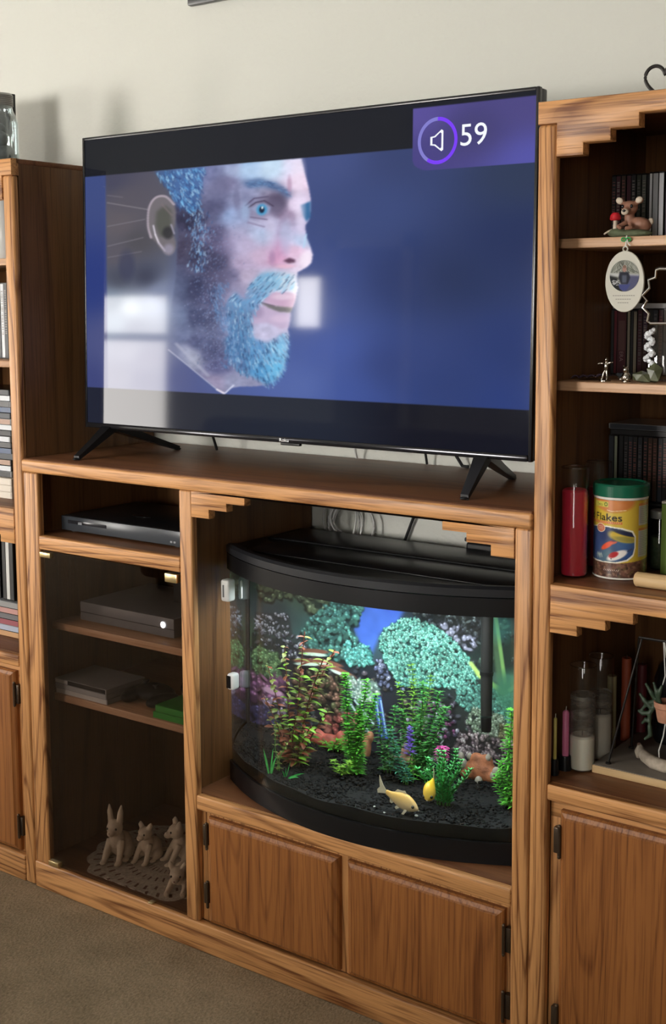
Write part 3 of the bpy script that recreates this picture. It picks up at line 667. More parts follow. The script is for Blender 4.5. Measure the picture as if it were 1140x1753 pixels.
    for i in range(520):
        x, y = rg.uniform(195, 330), rg.uniform(725, 869)
        if hm[min(k.h - 1, int(y * k.r)), int(x * k.r)] < .35: continue
        a = -1.2 + rg.uniform(-.35, .35); l_ = rg.uniform(8, 18)
        k.stroke(x, min(y, 864), x + l_ * math.cos(a), y + l_ * math.sin(a) , 1.2, rg.choice([(120, 190, 236), (84, 150, 206), (38, 66, 118), (176, 220, 246), (60, 100, 160)]), .75)
    # ear
    ear = [(177, 691), (180, 750), (197, 782), (226, 783), (247, 752), (250, 708), (244, 658), (250, 614), (233, 592), (215, 608), (200, 634), (186, 646)]
    k.poly([(177, 691), (177, 722), (181, 750), (188, 770), (198, 782), (212, 787), (226, 783), (239, 771), (247, 752), (251, 730), (250, 708), (244, 658), (250, 634), (250, 614), (243, 598), (233, 590), (222, 596), (212, 610), (200, 634), (186, 650), (179, 670)], (112, 106, 112), 2.2, .97)
    k.poly([(197, 690), (200, 734), (221, 754), (238, 738), (240, 695), (229, 655), (209, 652)], (78, 80, 74), 4, .9); k.ell(230, 664, 14, 20, (42, 42, 48), .6, .9)
    pe = [(186, 650), (178, 691), (181, 748), (198, 780), (224, 782), (246, 754)]
    def spline(P, n=7):
        out = []; Q = [P[0]] + P + [P[-1]]
        for i in range(1, len(Q) - 2):
            for j in range(n):
                t = j / n; p0, p1, p2, p3 = Q[i - 1], Q[i], Q[i + 1], Q[i + 2]
                out.append(tuple(.5 * ((2 * p1[d]) + (-p0[d] + p2[d]) * t + (2 * p0[d] - 5 * p1[d] + 4 * p2[d] - p3[d]) * t * t + (-p0[d] + 3 * p1[d] - 3 * p2[d] + p3[d]) * t ** 3) for d in (0, 1)))
        return out + [P[-1]]
    pe = spline(pe)
    for p, q in zip(pe, pe[1:]): k.stroke(*p, *q, 4.4, (172, 160, 172), .6)
    k.stroke(192, 690, 197, 660, 3.2, (206, 200, 214), .8); k.stroke(197, 660, 206, 632, 3.4, (222, 214, 226), .8); k.stroke(206, 632, 222, 605, 4, (186, 178, 194), .8); k.ell(232, 610, 13, 17, (150, 144, 164), .8, .8)
    k.stroke(238, 690, 246, 660, 3.2, (160, 156, 176), .7); k.stroke(214, 758, 240, 720, 4, (120, 108, 112), .5)
    # lens softness of the broadcast picture
    for c_ in range(3): k.a[..., c_] = k.blur(k.a[..., c_], 1.25)
    # letterbox bars restored
    keep = (k.Y > 868.5) | (k.Y < 141)
    bar = k.rbf([(100, 950, 24, 27, 34), (600, 930, 22, 25, 34), (760, 930, 22, 25, 34), (100, 60, 28, 32, 48), (500, 70, 30, 36, 50), (900, 70, 14, 16, 28)], 3, 60)
    k.a = np.where(keep[..., None], bar, k.a)
    # volume overlay, top right corner
    ov = ((k.X > 774) & (k.Y > 803) & ~((k.X < 806) & (k.Y < 835) & (((k.X - 806) / 32) ** 2 + ((k.Y - 835) / 32) ** 2 > 1)) & (k.Y < 978)).astype(float)
    oc = k.rbf([(780, 960, 88, 78, 152), (990, 960, 76, 70, 128), (780, 830, 70, 64, 128), (990, 810, 84, 84, 166), (880, 900, 66, 62, 112)], 3, 40)
    k.put(ov, oc)
    # a solid frame for the extreme border
    k.a = np.clip(k.a, 0, 1)
    return k
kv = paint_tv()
u0, u1, v0, v1 = 7 / 1198., 1 - 7 / 1198., .0125 / tvh, 1 - .007 / tvh
iu0, iu1 = int(u0 * kv.w), int(u1 * kv.w); iv0, iv1 = int(v0 * kv.h), int(v1 * kv.h)
def tvpos(u, v):
    uu = u0 + (u1 - u0) * u; vv = v0 + (v1 - v0) * v; x = uu * tvw; z = vv * tvh
    return np.stack([tvx + x, tvy + z * sl, tvz + z * cl], 1)
# resample the square-unit canvas to an even grid over the panel
gw, gh = 740, 460
ii = np.clip(((v0 + (v1 - v0) * np.linspace(0, 1, gh)) * kv.h).astype(float), 0, kv.h - 1.001); jj = np.clip((u0 + (u1 - u0) * np.linspace(0, 1, gw)) * kv.w, 0, kv.w - 1.001)
def bil(a, ii, jj):
    i0 = ii.astype(int); j0 = jj.astype(int); fi = (ii - i0)[:, None, None]; fj = (jj - j0)[None, :, None]
    return (a[i0][:, j0] * (1 - fi) * (1 - fj) + a[i0 + 1][:, j0] * fi * (1 - fj) + a[i0][:, j0 + 1] * (1 - fi) * fj + a[i0 + 1][:, j0 + 1] * fi * fj)
SCREENM = painted('lit_screen', rough=.05, emit=1.0, spec=.16)
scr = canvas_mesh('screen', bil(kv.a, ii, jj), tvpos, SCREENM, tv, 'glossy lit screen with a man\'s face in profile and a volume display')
# crisp volume lettering and icon lying on the screen
def tvflat(b, off=-.0006):
    for v in b.bm.verts: v.co = Vector(TVP(v.co.x, off, v.co.z))
    return b
b = text_mesh('59', .863 * tvw, .862 * tvh, .0405, 0, squeeze=1.08); tvflat(b, -.0012)
obj('volume_number', b, emissive('screen_white', (.92, .95, 1), 1.0), scr, smooth=False)
def arcband(cx, cz, r0, r1, a0, a1, n=40):
    b = B(); pr = None
    for i in range(n + 1):
        a = a0 + (a1 - a0) * i / n; q = [b.bm.verts.new((cx + r * math.sin(a), 0, cz + r * math.cos(a))) for r in (r0, r1)]
        if pr: b.bm.faces.new((pr[0], q[0], q[1], pr[1]))
        pr = q
    return tvflat(b, -.0012)
rcx, rcz = .8205 * tvw, .882 * tvh
obj('volume_ring', arcband(rcx, rcz, .0375, .0445, 0, PI * 1.18), emissive('ring_violet', L8(120, 60, 245), 1.0), scr, smooth=False)
obj('volume_ring', arcband(rcx, rcz, .0375, .0445, PI * 1.18, PI * 2), emissive('ring_pale', L8(128, 124, 205), 1.0), scr, smooth=False)
b = B(); sp = [(-.016, -.008), (-.016, .008), (-.007, .009), (.009, .0205), (.013, .018), (.013, -.018), (.009, -.0205), (-.007, -.009)]
inn = [(p * .72 - (0.0005 if p > 0 else -.0002), q * .74) for p, q in sp]
for i in range(8):
    j = (i + 1) % 8; b.bm.faces.new([b.bm.verts.new((rcx + 0 + p[0], 0, rcz + p[1])) for p in (sp[i], sp[j], inn[j], inn[i])])
obj('speaker_icon', tvflat(b, -.0012), emissive('icon_white', (.92, .95, 1), 1.0), scr, smooth=False)
# ================================================================ AQUARIUM (bow front, real water with refraction)
AX, RB = .92, .6822941; AY = -.002 + RB; ABK = .381; AHW = .385
def bow_outline(off=0.0, n=40, back=None):
    """closed outline, off = inset; front arc from left to right then the back"""
    R = RB - off; hw = AHW - off; pts = []
    a = math.asin(hw / R)
    for i in range(n + 1):
        t = -a + 2 * a * i / n; pts.append((AX + R * math.sin(t), AY - R * math.cos(t)))
    yb = (ABK if back is None else back) - off
    pts += [(AX + hw, yb), (AX - hw, yb)]
    return pts
aq = thing('aquarium', 'black trimmed bow front fish tank standing in the cabinet bay', 'aquarium', (.92, .2, .3565))
TRIM = mat('tank_trim_black', (.006, .006, .007), .38, spec=.25)
b = B(); b.prism(bow_outline(-.001), .3568, .372, 'xy', 0); b.strip(bow_outline(-.001), bow_outline(.006), .372, .400)
obj('bottom_trim', b, TRIM, aq)
b = B(); b.strip(bow_outline(-.001), bow_outline(.010), .839, .8745); obj('top_rim', b, TRIM, aq)
b = B(); b.prism(bow_outline(-.0015), .8765, .889, 'xy', 0); obj('hood', b, mat('hood_black', (.006, .006, .007), .35, spec=.22), aq)
fo = bow_outline(-.002)[:41]; fi = bow_outline(.020)[:41]
b = B(); b.strip(fo + fi[::-1], fo + fi[::-1], .8765, .8765) if False else None
ring = []
bb = B()
for (o_, i_) in zip(fo, fi):
    ring.append([bb.bm.verts.new((o_[0], o_[1], .877)), bb.bm.verts.new((o_[0], o_[1], .8915)), bb.bm.verts.new(((o_[0] * .7 + i_[0] * .3), (o_[1] * .7 + i_[1] * .3), .8965)), bb.bm.verts.new((i_[0], i_[1], .8955)), bb.bm.verts.new((i_[0], i_[1], .8885))])
for a, c in zip(ring, ring[1:]):
    for i in range(4): bb.bm.faces.new((a[i], a[i + 1], c[i + 1], c[i]))
obj('hood_lip', bb, mat('hood_lip_black', (.014, .015, .018), .4, spec=.3), aq)
obj('hood_lid', B().box(.556, 1.284, .238, .376, .889, .8935, .002).box(.60, 1.24, .10, .234, .889, .8915, .001), mat('hood_lid_gloss', (.005, .005, .006), .3, spec=.22), aq)
obj('hinge_strip', B().tube([(.556, .236, .892), (1.284, .236, .892)], .0028, 8), TRIM, aq)
GLASS = glassy('tank_glass', (.97, .99, .98), .035)
b = B(); o_ = bow_outline(.001); pv = None
for p in o_[:41]:
    q = [b.bm.verts.new((p[0], p[1], z)) for z in (.399, .840)]
    if pv: b.bm.faces.new((pv[0], q[0], q[1], pv[1]))
    pv = q
obj('bow_glass', b, GLASS, aq)
m, nt, bs = nodes('tank_water'); nt.nodes.remove(bs)
g = nt.nodes.new('ShaderNodeBsdfGlass'); g.inputs['IOR'].default_value = 1.33; g.inputs['Color'].default_value = (.95, .99, .985, 1); g.inputs['Roughness'].default_value = 0
nt.links.new(g.outputs[0], nt.nodes['Material Output'].inputs[0]); WATER = m
obj('water', B().prism(bow_outline(.004, 72), .4005, .838, 'xy', 0), WATER, aq, sharp=30)
for sx in (-1, 1): obj('corner_seal', B().box(AX + sx * (AHW - .006) - .003, AX + sx * (AHW - .006) + .003, ABK - .012, ABK - .006, .405, .836), BLACKM, aq)

# printed reef picture on the tank's back: design units = hundredths of the panel
def paint_reef():
    k = Canvas(300, 170, 1.9, (24, 30, 34)); rg = random.Random(11)        # x 0..300 -> .546..1.294 ; y 0..170 -> .415.. .835
    k.a = k.rbf([(10, 160, 44, 58, 48), (50, 150, 60, 76, 56), (20, 120, 44, 52, 62), (10, 90, 60, 84, 60), (60, 110, 50, 80, 78), (90, 150, 58, 92, 80), (80, 120, 50, 70, 84), (98, 60, 46, 48, 70), (20, 55, 92, 56, 84), (20, 30, 54, 46, 80),
                 (140, 150, 34, 40, 52), (180, 150, 30, 36, 46), (200, 130, 34, 52, 50), (220, 150, 30, 52, 62), (230, 120, 40, 74, 56), (160, 110, 40, 90, 92), (120, 40, 60, 58, 72), (160, 50, 50, 60, 52), (200, 70, 60, 72, 62), (215, 50, 84, 76, 82), (240, 70, 70, 78, 74), (280, 140, 30, 80, 70), (290, 60, 60, 60, 70), (150, 8, 20, 22, 24), (40, 8, 22, 22, 24), (250, 20, 24, 26, 26)], 3, 12)
    # open blue water
    k.poly([(98, 172), (106, 172), (122, 168), (132, 158), (136, 146), (130, 132), (114, 118), (106, 96), (98, 84), (95, 92), (96, 110), (90, 124), (92, 140), (99, 155)], (62, 92, 172), 1.6); k.poly([(112, 172), (126, 164), (133, 150), (124, 136), (110, 150)], (58, 84, 178), 2.5, .8)
    def lumps(n, reg, cols, r0, r1, hi=None, elong=1.0, dens=None):
        n = int(n * 2.4)
        m = k.pmask(reg, .6); xs = [p[0] for p in reg]; ys = [p[1] for p in reg]
        L = []
        while len(L) < n:
            x, y = rg.uniform(min(xs), max(xs)), rg.uniform(min(ys), max(ys))
            i, j = int(y * k.r), int(x * k.r)
            if 0 <= i < k.h and 0 <= j < k.w and m[i, j] > .5: L.append((x, y))
            else: n -= .2
        L.sort(key=lambda p: -p[1])
        k.put(m, tuple(v * .2 for v in cols[0]), .55)
        for x, y in L:
            r = rg.uniform(r0, r1) * .72; c = rg.choice(cols); a = rg.uniform(-1.5, 1.5); e1 = rg.uniform(.5, 1.5); br = rg.uniform(.55, 1.0); gy = sum(c) / 3
            c = tuple(v * .78 + gy * .22 for v in c)
            k.stamp(x + .3, y - r * .6, r * 1.3, r * elong * 1.1, tuple(v * .16 for v in c), .8, a, .5)
            k.stamp(x, y, r * e1, r * elong / e1 * 1.2, tuple(min(255, v * .92 * br) for v in c), .95, a, .5)
            if rg.random() < .7: k.stamp(x - r * .2, y + r * .4, r * .5, r * .42 * elong, hi or tuple(min(255, v * 1.4 * br + 25) for v in c), .85, a, .8)
    T = [(84, 178, 156), (104, 196, 176), (72, 160, 148), (128, 208, 188)]; Gr = [(96, 116, 80), (120, 136, 96), (84, 100, 76)]; Pu = [(150, 120, 150), (176, 150, 170), (120, 100, 130)]
    lumps(200, [(2, 100), (95, 96), (118, 90), (298, 92), (298, 14), (2, 14)], [(84, 84, 96), (70, 90, 84), (104, 92, 104), (60, 66, 78), (110, 100, 90)], 2, 4)
    lumps(90, [(134, 168), (298, 168), (298, 96), (190, 100), (150, 140)], [(44, 60, 58), (56, 80, 66), (50, 56, 66)], 2, 4)
    lumps(90, [(5, 172), (100, 172), (98, 140), (60, 128), (40, 140), (10, 130)], Gr, 3, 6, None, .8)
    lumps(110, [(60, 130), (90, 150), (98, 140), (92, 120), (95, 100), (88, 88), (60, 90), (45, 105)], [(70, 140, 130), (84, 160, 144), (60, 120, 116)], 2.5, 5)
    lumps(60, [(84, 108), (106, 106), (108, 90), (86, 86)], [(80, 186, 178), (100, 200, 186)], 2, 3.5)
    lumps(30, [(5, 120), (36, 124), (40, 104), (6, 100)], [(196, 190, 206), (150, 150, 170)], 1.6, 3.2, (220, 216, 226), .7)
    lumps(26, [(5, 104), (50, 106), (60, 84), (20, 84)], [(206, 206, 220), (120, 118, 136), (90, 86, 110)], 1.5, 3, None, .7)
    lumps(60, [(3, 88), (26, 86), (30, 62), (3, 60)], [(96, 140, 84), (120, 160, 96), (76, 116, 72)], 2.4, 4.4)
    lumps(24, [(3, 60), (34, 60), (36, 38), (3, 36)], [(150, 80, 130), (128, 70, 120), (170, 100, 146)], 4, 7); k.stamp(22, 49, 11, 3.6, (206, 160, 186), .9, -.1); lumps(12, [(14, 42), (34, 44), (34, 30), (16, 28)], [(196, 160, 196)], 2.5, 4)
    lumps(20, [(3, 34), (26, 32), (26, 14), (3, 14)], [(76, 66, 122), (60, 54, 104)], 4, 6)
    # brown and cream table coral in the middle left
    for (x, y, a) in ((58, 94, .1), (70, 86, -.1), (52, 84, .15), (82, 80, -.3)): k.stamp(x, y, 15, 2.6, (120, 76, 62), .95, a); k.stamp(x, y - 3, 13, 2, (206, 224, 206), .85, a); k.stamp(x, y - 5.5, 12, 1.4, (30, 26, 30), .9, a)
    lumps(44, [(40, 78), (84, 76), (80, 40), (40, 44)], [(120, 84, 66), (96, 100, 62), (150, 104, 84), (92, 70, 54)], 2, 4.4)
    lumps(46, [(86, 76), (112, 74), (114, 58), (92, 54)], [(150, 186, 170), (186, 208, 196), (120, 160, 150)], 2.5, 4.6, (216, 228, 220))
    for (x0, y0, x1, y1) in ((86, 56, 104, 30), (92, 56, 108, 38), (98, 50, 102, 26)): k.stroke(x0, y0, x1, y1, 2.8, (30, 32, 42)); k.stroke(x0 + 1, y0, x1 + 1, y1, 1.3, (166, 186, 190), .9)
    for x in (110, 114): k.stroke(x, 62, x + 6, 28, 2.2, (54, 78, 150)); k.stroke(x + 1, 60, x + 6, 30, .8, (150, 180, 230), .8)
    lumps(36, [(64, 40), (100, 44), (104, 16), (70, 16)], [(160, 76, 64), (186, 110, 92), (140, 62, 56)], 2.6, 5)
    lumps(30, [(110, 96), (136, 100), (138, 72), (112, 70)], [(112, 120, 160), (90, 98, 140), (140, 146, 180)], 1.8, 3.2)
    # dark reef upper right
    lumps(150, [(134, 170), (215, 170), (206, 128), (176, 112), (150, 130), (136, 150)], [(74, 84, 92), (56, 62, 72), (96, 108, 110), (40, 46, 54)], 1.6, 3.2)
    lumps(16, [(160, 140), (196, 126), (192, 112), (170, 122)], [(150, 150, 180)], 2.6, 3.4, (190, 188, 212))
    # big teal coral
    lumps(620, [(116, 122), (134, 136), (152, 136), (176, 122), (190, 106), (196, 92), (186, 84), (160, 78), (130, 76), (118, 96), (113, 110)], T, 1.6, 2.8, (168, 226, 208))
    lumps(260, [(180, 84), (206, 88), (232, 84), (240, 72), (226, 56), (196, 58), (178, 70)], [(74, 146, 130), (96, 170, 150), (60, 124, 116)], 1.6, 3.0)
    lumps(130, [(192, 66), (216, 64), (224, 46), (200, 40), (186, 52)], [(176, 196, 170), (136, 160, 130), (100, 124, 96)], 1.5, 2.6)
    lumps(70, [(214, 56), (236, 60), (238, 42), (214, 40)], [(120, 116, 72), (90, 96, 56), (150, 150, 110)], 1.4, 2.4)
    lumps(110, [(180, 46), (240, 44), (246, 26), (200, 18), (176, 28)], [(140, 118, 124), (170, 146, 148), (96, 78, 88), (186, 170, 172)], 1.6, 3)
    lumps(60, [(140, 66), (176, 70), (180, 40), (150, 30), (132, 40)], [(96, 92, 110), (180, 176, 196), (70, 60, 84), (130, 60, 110)], 1.6, 3)
    lumps(46, [(130, 36), (170, 34), (172, 12), (134, 12)], [(60, 110, 64), (170, 176, 180), (90, 96, 104)], 1.6, 3)
    # mossy trunk and roots
    for (x0, y0, x1, y1, w_, c) in ((206, 160, 216, 86, 5, (62, 86, 62)), (208, 160, 219, 88, 2.2, (108, 146, 84)), (196, 96, 216, 84, 3, (120, 160, 84)), (190, 104, 198, 94, 2.6, (150, 176, 96)), (216, 84, 250, 112, 6, (60, 104, 70)), (226, 72, 256, 100, 7, (48, 88, 64)), (222, 86, 244, 106, 2, (110, 150, 92))): k.stroke(x0, y0, x1, y1, w_, c, .85)
    k.ell(225, 84, 16, 18, (52, 96, 76), .5, .8); k.ell(214, 140, 10, 14, (56, 116, 110), .8, .5)
    for i in range(12): x = rg.uniform(246, 298); k.stroke(x, 168, x + rg.uniform(-14, 14), 96, 2.4, rg.choice([(40, 104, 60), (58, 130, 66), (34, 80, 60)]), .7)
    k.stroke(240, 120, 298, 150, 4, (62, 110, 66), .9); k.stroke(240, 104, 298, 78, 4, (70, 116, 74), .9)
    lumps(170, [(238, 96), (300, 92), (300, 60), (240, 62)], [(150, 166, 150), (110, 130, 116), (80, 96, 88)], 1.5, 2.8)
    lumps(170, [(238, 66), (300, 62), (300, 28), (240, 30)], [(166, 138, 158), (190, 166, 180), (130, 104, 130)], 1.5, 3)
    k.stamp(272, 33, 26, 4, (70, 84, 190), .95, -.1); k.stamp(282, 29, 18, 2.2, (150, 180, 226), .8, -.1)
    k.a = np.clip(k.a * (1.0 + .4 * k.noise(20, 20, 5, 3))[..., None] * np.clip(.8 + .4 * k.X / 140, .8, 1.1)[..., None], 0, 1)
    return k
kr = paint_reef()
canvas_mesh('reef_backdrop', kr.a, lambda u, v: np.stack([.5445 + .751 * u, np.full_like(u, .3735), .408 + .4275 * v], 1), painted('reef_print', .6, spec=.3), aq, 'printed coral reef picture on the tank back')

# gravel: bed plus loose pebbles
def gz(x, y): return .4245 + .016 * max(0, min(1, y / .37)) + .0035 * math.sin(x * 31 + y * 17) * math.cos(y * 43 - x * 11)
def inside(x, y, off=.012):
    return (x - AX) ** 2 + (y - AY) ** 2 < (RB - off) ** 2 and abs(x - AX) < AHW - off and y < ABK - off
GR = mat('black_gravel', (0.0055, 0.006, 0.006), .8, spec=.2, noise=.8, nscale=320)
b = B(); ol = bow_outline(.0075, 40)
top = [b.bm.verts.new((p[0], p[1], gz(*p))) for p in ol]; bot = [b.bm.verts.new((p[0], p[1], .4012)) for p in ol]
n = len(ol)
for i in range(n): b.bm.faces.new((bot[i], bot[(i + 1) % n], top[(i + 1) % n], top[i]))
cen = b.bm.verts.new((AX, .2, gz(AX, .2)))
for i in range(n): b.bm.faces.new((top[i], top[(i + 1) % n], cen))
b.bm.faces.new(bot)
t_ = (1 + 5 ** .5) / 2
ICO = np.array([(-1, t_, 0), (1, t_, 0), (-1, -t_, 0), (1, -t_, 0), (0, -1, t_), (0, 1, t_), (0, -1, -t_), (0, 1, -t_), (t_, 0, -1), (t_, 0, 1), (-t_, 0, -1), (-t_, 0, 1)]) / math.hypot(1, t_)
ICF = [(0, 11, 5), (0, 5, 1), (0, 1, 7), (0, 7, 10), (0, 10, 11), (1, 5, 9), (5, 11, 4), (11, 10, 2), (10, 7, 6), (7, 1, 8), (3, 9, 4), (3, 4, 2), (3, 2, 6), (3, 6, 8), (3, 8, 9), (4, 9, 5), (2, 4, 11), (6, 2, 10), (8, 6, 7), (9, 8, 1)]
def pebble(b, c, r):
    s_ = RNG.uniform(.6, 1.15, 3) * r; a = RNG.uniform(0, 6.28); ca, sa = math.cos(a), math.sin(a)
    vs = []
    for p in ICO:
        q = p * s_ * RNG.uniform(.85, 1.12); vs.append(b.bm.verts.new((c[0] + q[0] * ca - q[1] * sa, c[1] + q[0] * sa + q[1] * ca, c[2] + q[2] * .8)))
    for f in ICF: b.bm.faces.new([vs[i] for i in f])
cnt = 0
while cnt < 5200:
    x, y = random.uniform(.54, 1.3), random.uniform(0, .37)
    if inside(x, y, .012): pebble(b, (x, y, gz(x, y) + random.uniform(-.001, .0026)), random.uniform(.0024, .0056)); cnt += 1
solo(obj('gravel', b, GR, smooth=False), 'bed of small black gravel on the tank floor', 'gravel', kind='stuff')
b = B()
for (x, y, r) in ((1.08, .045, .004), (.99, .035, .003), (1.02, .02, .0025)): b.ell((x, y, gz(x, y) + .004), (r, r * .7, r * .6))
solo(obj('white_pebble', b, mat('pebble_white', (.6, .6, .55), .5)), 'few tiny pale grains on the black gravel', 'pebbles', kind='stuff')

# ---- plants
def greenm(name, c, sss=.0): return mat(name, c, .45, noise=.35, nscale=90)
G1 = greenm('leaf_bright_green', (.10, .44, .035)); G2 = greenm('leaf_yellow_green', (.19, .40, .035)); G3 = greenm('leaf_deep_green', (.06, .27, .05)); G4 = greenm('leaf_red_brown', (.22, .06, .028)); G5 = greenm('leaf_olive', (.16, .19, .035)); G6 = greenm('flower_violet', (.22, .12, .62)); G7 = greenm('flower_pink', (.66, .08, .34)); G8 = greenm('leaf_blue_green', (.05, .25, .15)); G9=greenm('grass_green', (.05,.42,.08))
def blade(b, p, d, L, wd, up=(0, 0, 1), curl=.25, n=3):
    """one leaf as a folded strip"""
    p, d = Vector(p), Vector(d).normalized(); s_ = d.cross(Vector(up)); 
    if s_.length < 1e-3: s_ = Vector((1, 0, 0))
    s_.normalize(); nrm = s_.cross(d); prev = None
    for i in range(n + 1):
        t = i / n; wv = wd * math.sin(PI * min(1, .12 + .88 * t)) * .5; c = p + d * (L * t) - Vector((0, 0, 1)) * (curl * L * t * t)
        q = [b.bm.verts.new(c + s_ * wv), b.bm.verts.new(c + nrm * wv * .35), b.bm.verts.new(c - s_ * wv)]
        if prev: b.bm.faces.new((prev[0], q[0], q[1], prev[1])); b.bm.faces.new((prev[1], q[1], q[2], prev[2]))
        prev = q
def stem_plant(name, label, base, stems, m, ms, leafL, leafW, step, whorl, kind='stuff', lift=.35, extra=None, curl=.25):
    x, y = base; t = thing(name, label, 'plant', (x, y, gz(x, y)))
    fb, sb = B(), B()
    for (dx, dy, h, lx) in stems:
        N = 9; pts = []
        for i in range(N + 1):
            q = i / N; pts.append(Vector((x + dx * (0.3 + .7 * q) + lx * q * q + .003 * math.sin(q * 9 + dx * 60), y + dy * (.4 + .6 * q), gz(x, y) - .003 + h * q)))
        sb.tube(pts, [.0016 * (1 - .5 * i / N) for i in range(N + 1)], 5)
        L = h; k = 0; z = .012
        while z < L:
            q = z / L; i = min(N - 1, int(q * N)); c = pts[i].lerp(pts[i + 1], q * N - i); tp = 1 - .45 * q ** 3
            a0 = random.uniform(0, PI)
            for w_ in range(whorl):
                a = a0 + 2 * PI * w_ / whorl + random.uniform(-.3, .3)
                blade(fb, c, (math.cos(a), math.sin(a), lift + random.uniform(-.2, .3)), leafL * tp * random.uniform(.75, 1.15), leafW, curl=curl)
            z += step * random.uniform(.8, 1.2)
    obj('stem', sb, ms, t); f = obj('foliage', fb, m, t, kind='stuff', sharp=180)
    return t
# red-brown broad-leaved plant: every leaf its own part
t = thing('red_leaf_plant', 'tall reddish brown leafy aquarium plant on the left of the tank', 'plant', (.735, .16, gz(.735, .16)))
leafmesh = {}
def leaf_shared(kind, m):
    if kind in leafmesh: return leafmesh[kind]
    b = B(); blade(b, (0, 0, 0), (1, 0, .1), .027, .0135, curl=.4, n=4)
    for v in b.bm.verts: pass
    bmesh.ops.recalc_face_normals(b.bm, faces=b.bm.faces); me = bpy.data.meshes.new('leaf'); b.bm.to_mesh(me); b.bm.free(); me.materials.append(m)
    me.polygons.foreach_set('use_smooth', [True] * len(me.polygons)); leafmesh[kind] = me; return me
sb = B(); cnt = 0
red_stems = [(-.045, .02, .205, -.03), (-.012, -.02, .265, .0), (.012, .015, .30, .012), (.040, -.01, .255, .04), (.028, .03, .27, .06), (-.03, -.03, .15, -.04), (.055, .0, .14, .03), (.0, -.03, .12, .02), (.03, -.03, .11, .03), (-.05, .0, .1, -.02)]
for si, (dx, dy, h, lx) in enumerate(red_stems):
    N = 8; pts = [Vector((.735 + dx * (.25 + .75 * i / N) + lx * (i / N) ** 2, .16 + dy * i / N, gz(.735, .16) - .003 + h * i / N)) for i in range(N + 1)]
    sb.tube(pts, .0014, 5); z = .014
    while z < h and cnt < 296:
        q = z / h; i = min(N - 1, int(q * N)); c = pts[i].lerp(pts[i + 1], q * N - i); a0 = random.uniform(0, PI)
        for w_ in range(2):
            a = a0 + PI * w_ + random.uniform(-.4, .4); kd = random.choice(['r', 'r', 'o', 'g'] if q < .55 else ['r', 'o', 'o', 'g'])
            me = leaf_shared(kd, {'r': G4, 'o': G5, 'g': G2}[kd]); o = bpy.data.objects.new('leaf', me); COL.objects.link(o); o.parent = t
            o.location = c - t.location; o.rotation_euler = (random.uniform(-.4, .4), -.25 + random.uniform(-.3, .3), a); s_ = random.uniform(.75, 1.25) * (1.1 - .4 * q); o.scale = (s_, s_, s_); cnt += 1
        z += .0125
obj('stem', sb, mat('stem_dark_red', (.12, .03, .02), .5), t)
GS = mat('stem_green', (.06, .2, .03), .5)
def grass(name, label, base, n, h0, h1, spread, wd, m, lean=(0, 0)):
    x, y = base; t = thing(name, label, 'plant', (x, y, gz(x, y))); 
    for i in range(n):
        b = B(); a = random.uniform(0, 2 * PI); r = random.uniform(0, .006); d = Vector((math.cos(a) * spread + lean[0], math.sin(a) * spread * .6 + lean[1], 1))
        blade(b, (x + r * math.cos(a), y + r * math.sin(a), gz(x, y) - .003), d, random.uniform(h0, h1), wd, up=(math.cos(a + 1.2), math.sin(a + 1.2), .1), curl=random.uniform(.05, .35), n=5)
        obj('blade', b, m, t, sharp=180)
    return t
grass('grass_tuft', 'small bright green grass tuft at the front left of the gravel', (.708, .062), 9, .04, .075, .28, .005, G9)
stem_plant('leafy_sprig', 'thin olive sprig standing just behind the small grass tuft', (.722, .085), [(0, 0, .105, -.01), (.008, .0, .075, .02)], G5, GS, .013, .006, .012, 3)
grass('grass_tuft', 'low spreading green grass blades beside the red leaved plant', (.752, .075), 6, .03, .055, 1.1, .004, G9, (.5, 0))
stem_plant('bushy_plant', 'tall bright green feathery plant left of the tank centre', (.862, .2), [(-.012, 0, .225, -.012), (.006, .01, .215, .016), (.02, -.01, .19, .035), (-.004, -.012, .12, -.01), (.01, .0, .15, .0)], G1, GS, .021, .0062, .0068, 8)
stem_plant('low_plant', 'yellow green low clump at the foot of the feathery plant', (.852, .165), [(-.012, 0, .035, -.012), (.008, 0, .04, .008), (.0, -.01, .03, 0)], G2, GS, .019, .005, .007, 7)
stem_plant('needle_tuft', 'small spiky green tuft in front of the red coral', (.764, .315), [(0, 0, .035, 0), (.012, 0, .04, .012), (-.014, 0, .03, -.016), (.026, 0, .03, .02)], G1, GS, .026, .003, .008, 8)
stem_plant('dark_plant', 'dull green bush growing right of the feathery plant', (.905, .25), [(-.006, 0, .13, -.01), (.012, 0, .155, .01), (.028, .0, .11, .03)], G3, GS, .019, .005, .009, 6)
stem_plant('reed_plant', 'tall yellow green sprig behind the flowering plants', (.945, .3), [(0, 0, .235, -.012), (.014, .0, .22, .018), (-.012, 0, .19, -.03)], G2, GS, .019, .0045, .009, 5)
stem_plant('fern_plant', 'dense green fern like plant at the centre of the tank', (.978, .26), [(-.02, 0, .15, -.03), (0, .0, .21, 0), (.012, .01, .195, .02), (.025, -.01, .17, .035), (-.008, .01, .12, -.02)], G3, GS, .024, .0052, .0075, 7)
stem_plant('pale_fern', 'pale green arching fern stem beside the purple flower', (.975, .21), [(-.02, 0, .115, -.022), (-.004, 0, .075, -.03), (-.012, 0, .05, -.04)], G8, GS, .018, .0042, .0075, 6)
tf = stem_plant('flower_spike', 'plastic stem with a violet flower spike', (.982, .225), [(-.01, 0, .075, 0)], G1, GS, .014, .004, .009, 5)
fb = B()
for i in range(70):
    z = .058 + .062 * i / 70; a = random.uniform(0, 2 * PI); blade(fb, (.972, .225, gz(.982, .225) + z), (math.cos(a), math.sin(a), .5), .016 * (1.1 - i / 110), .004)
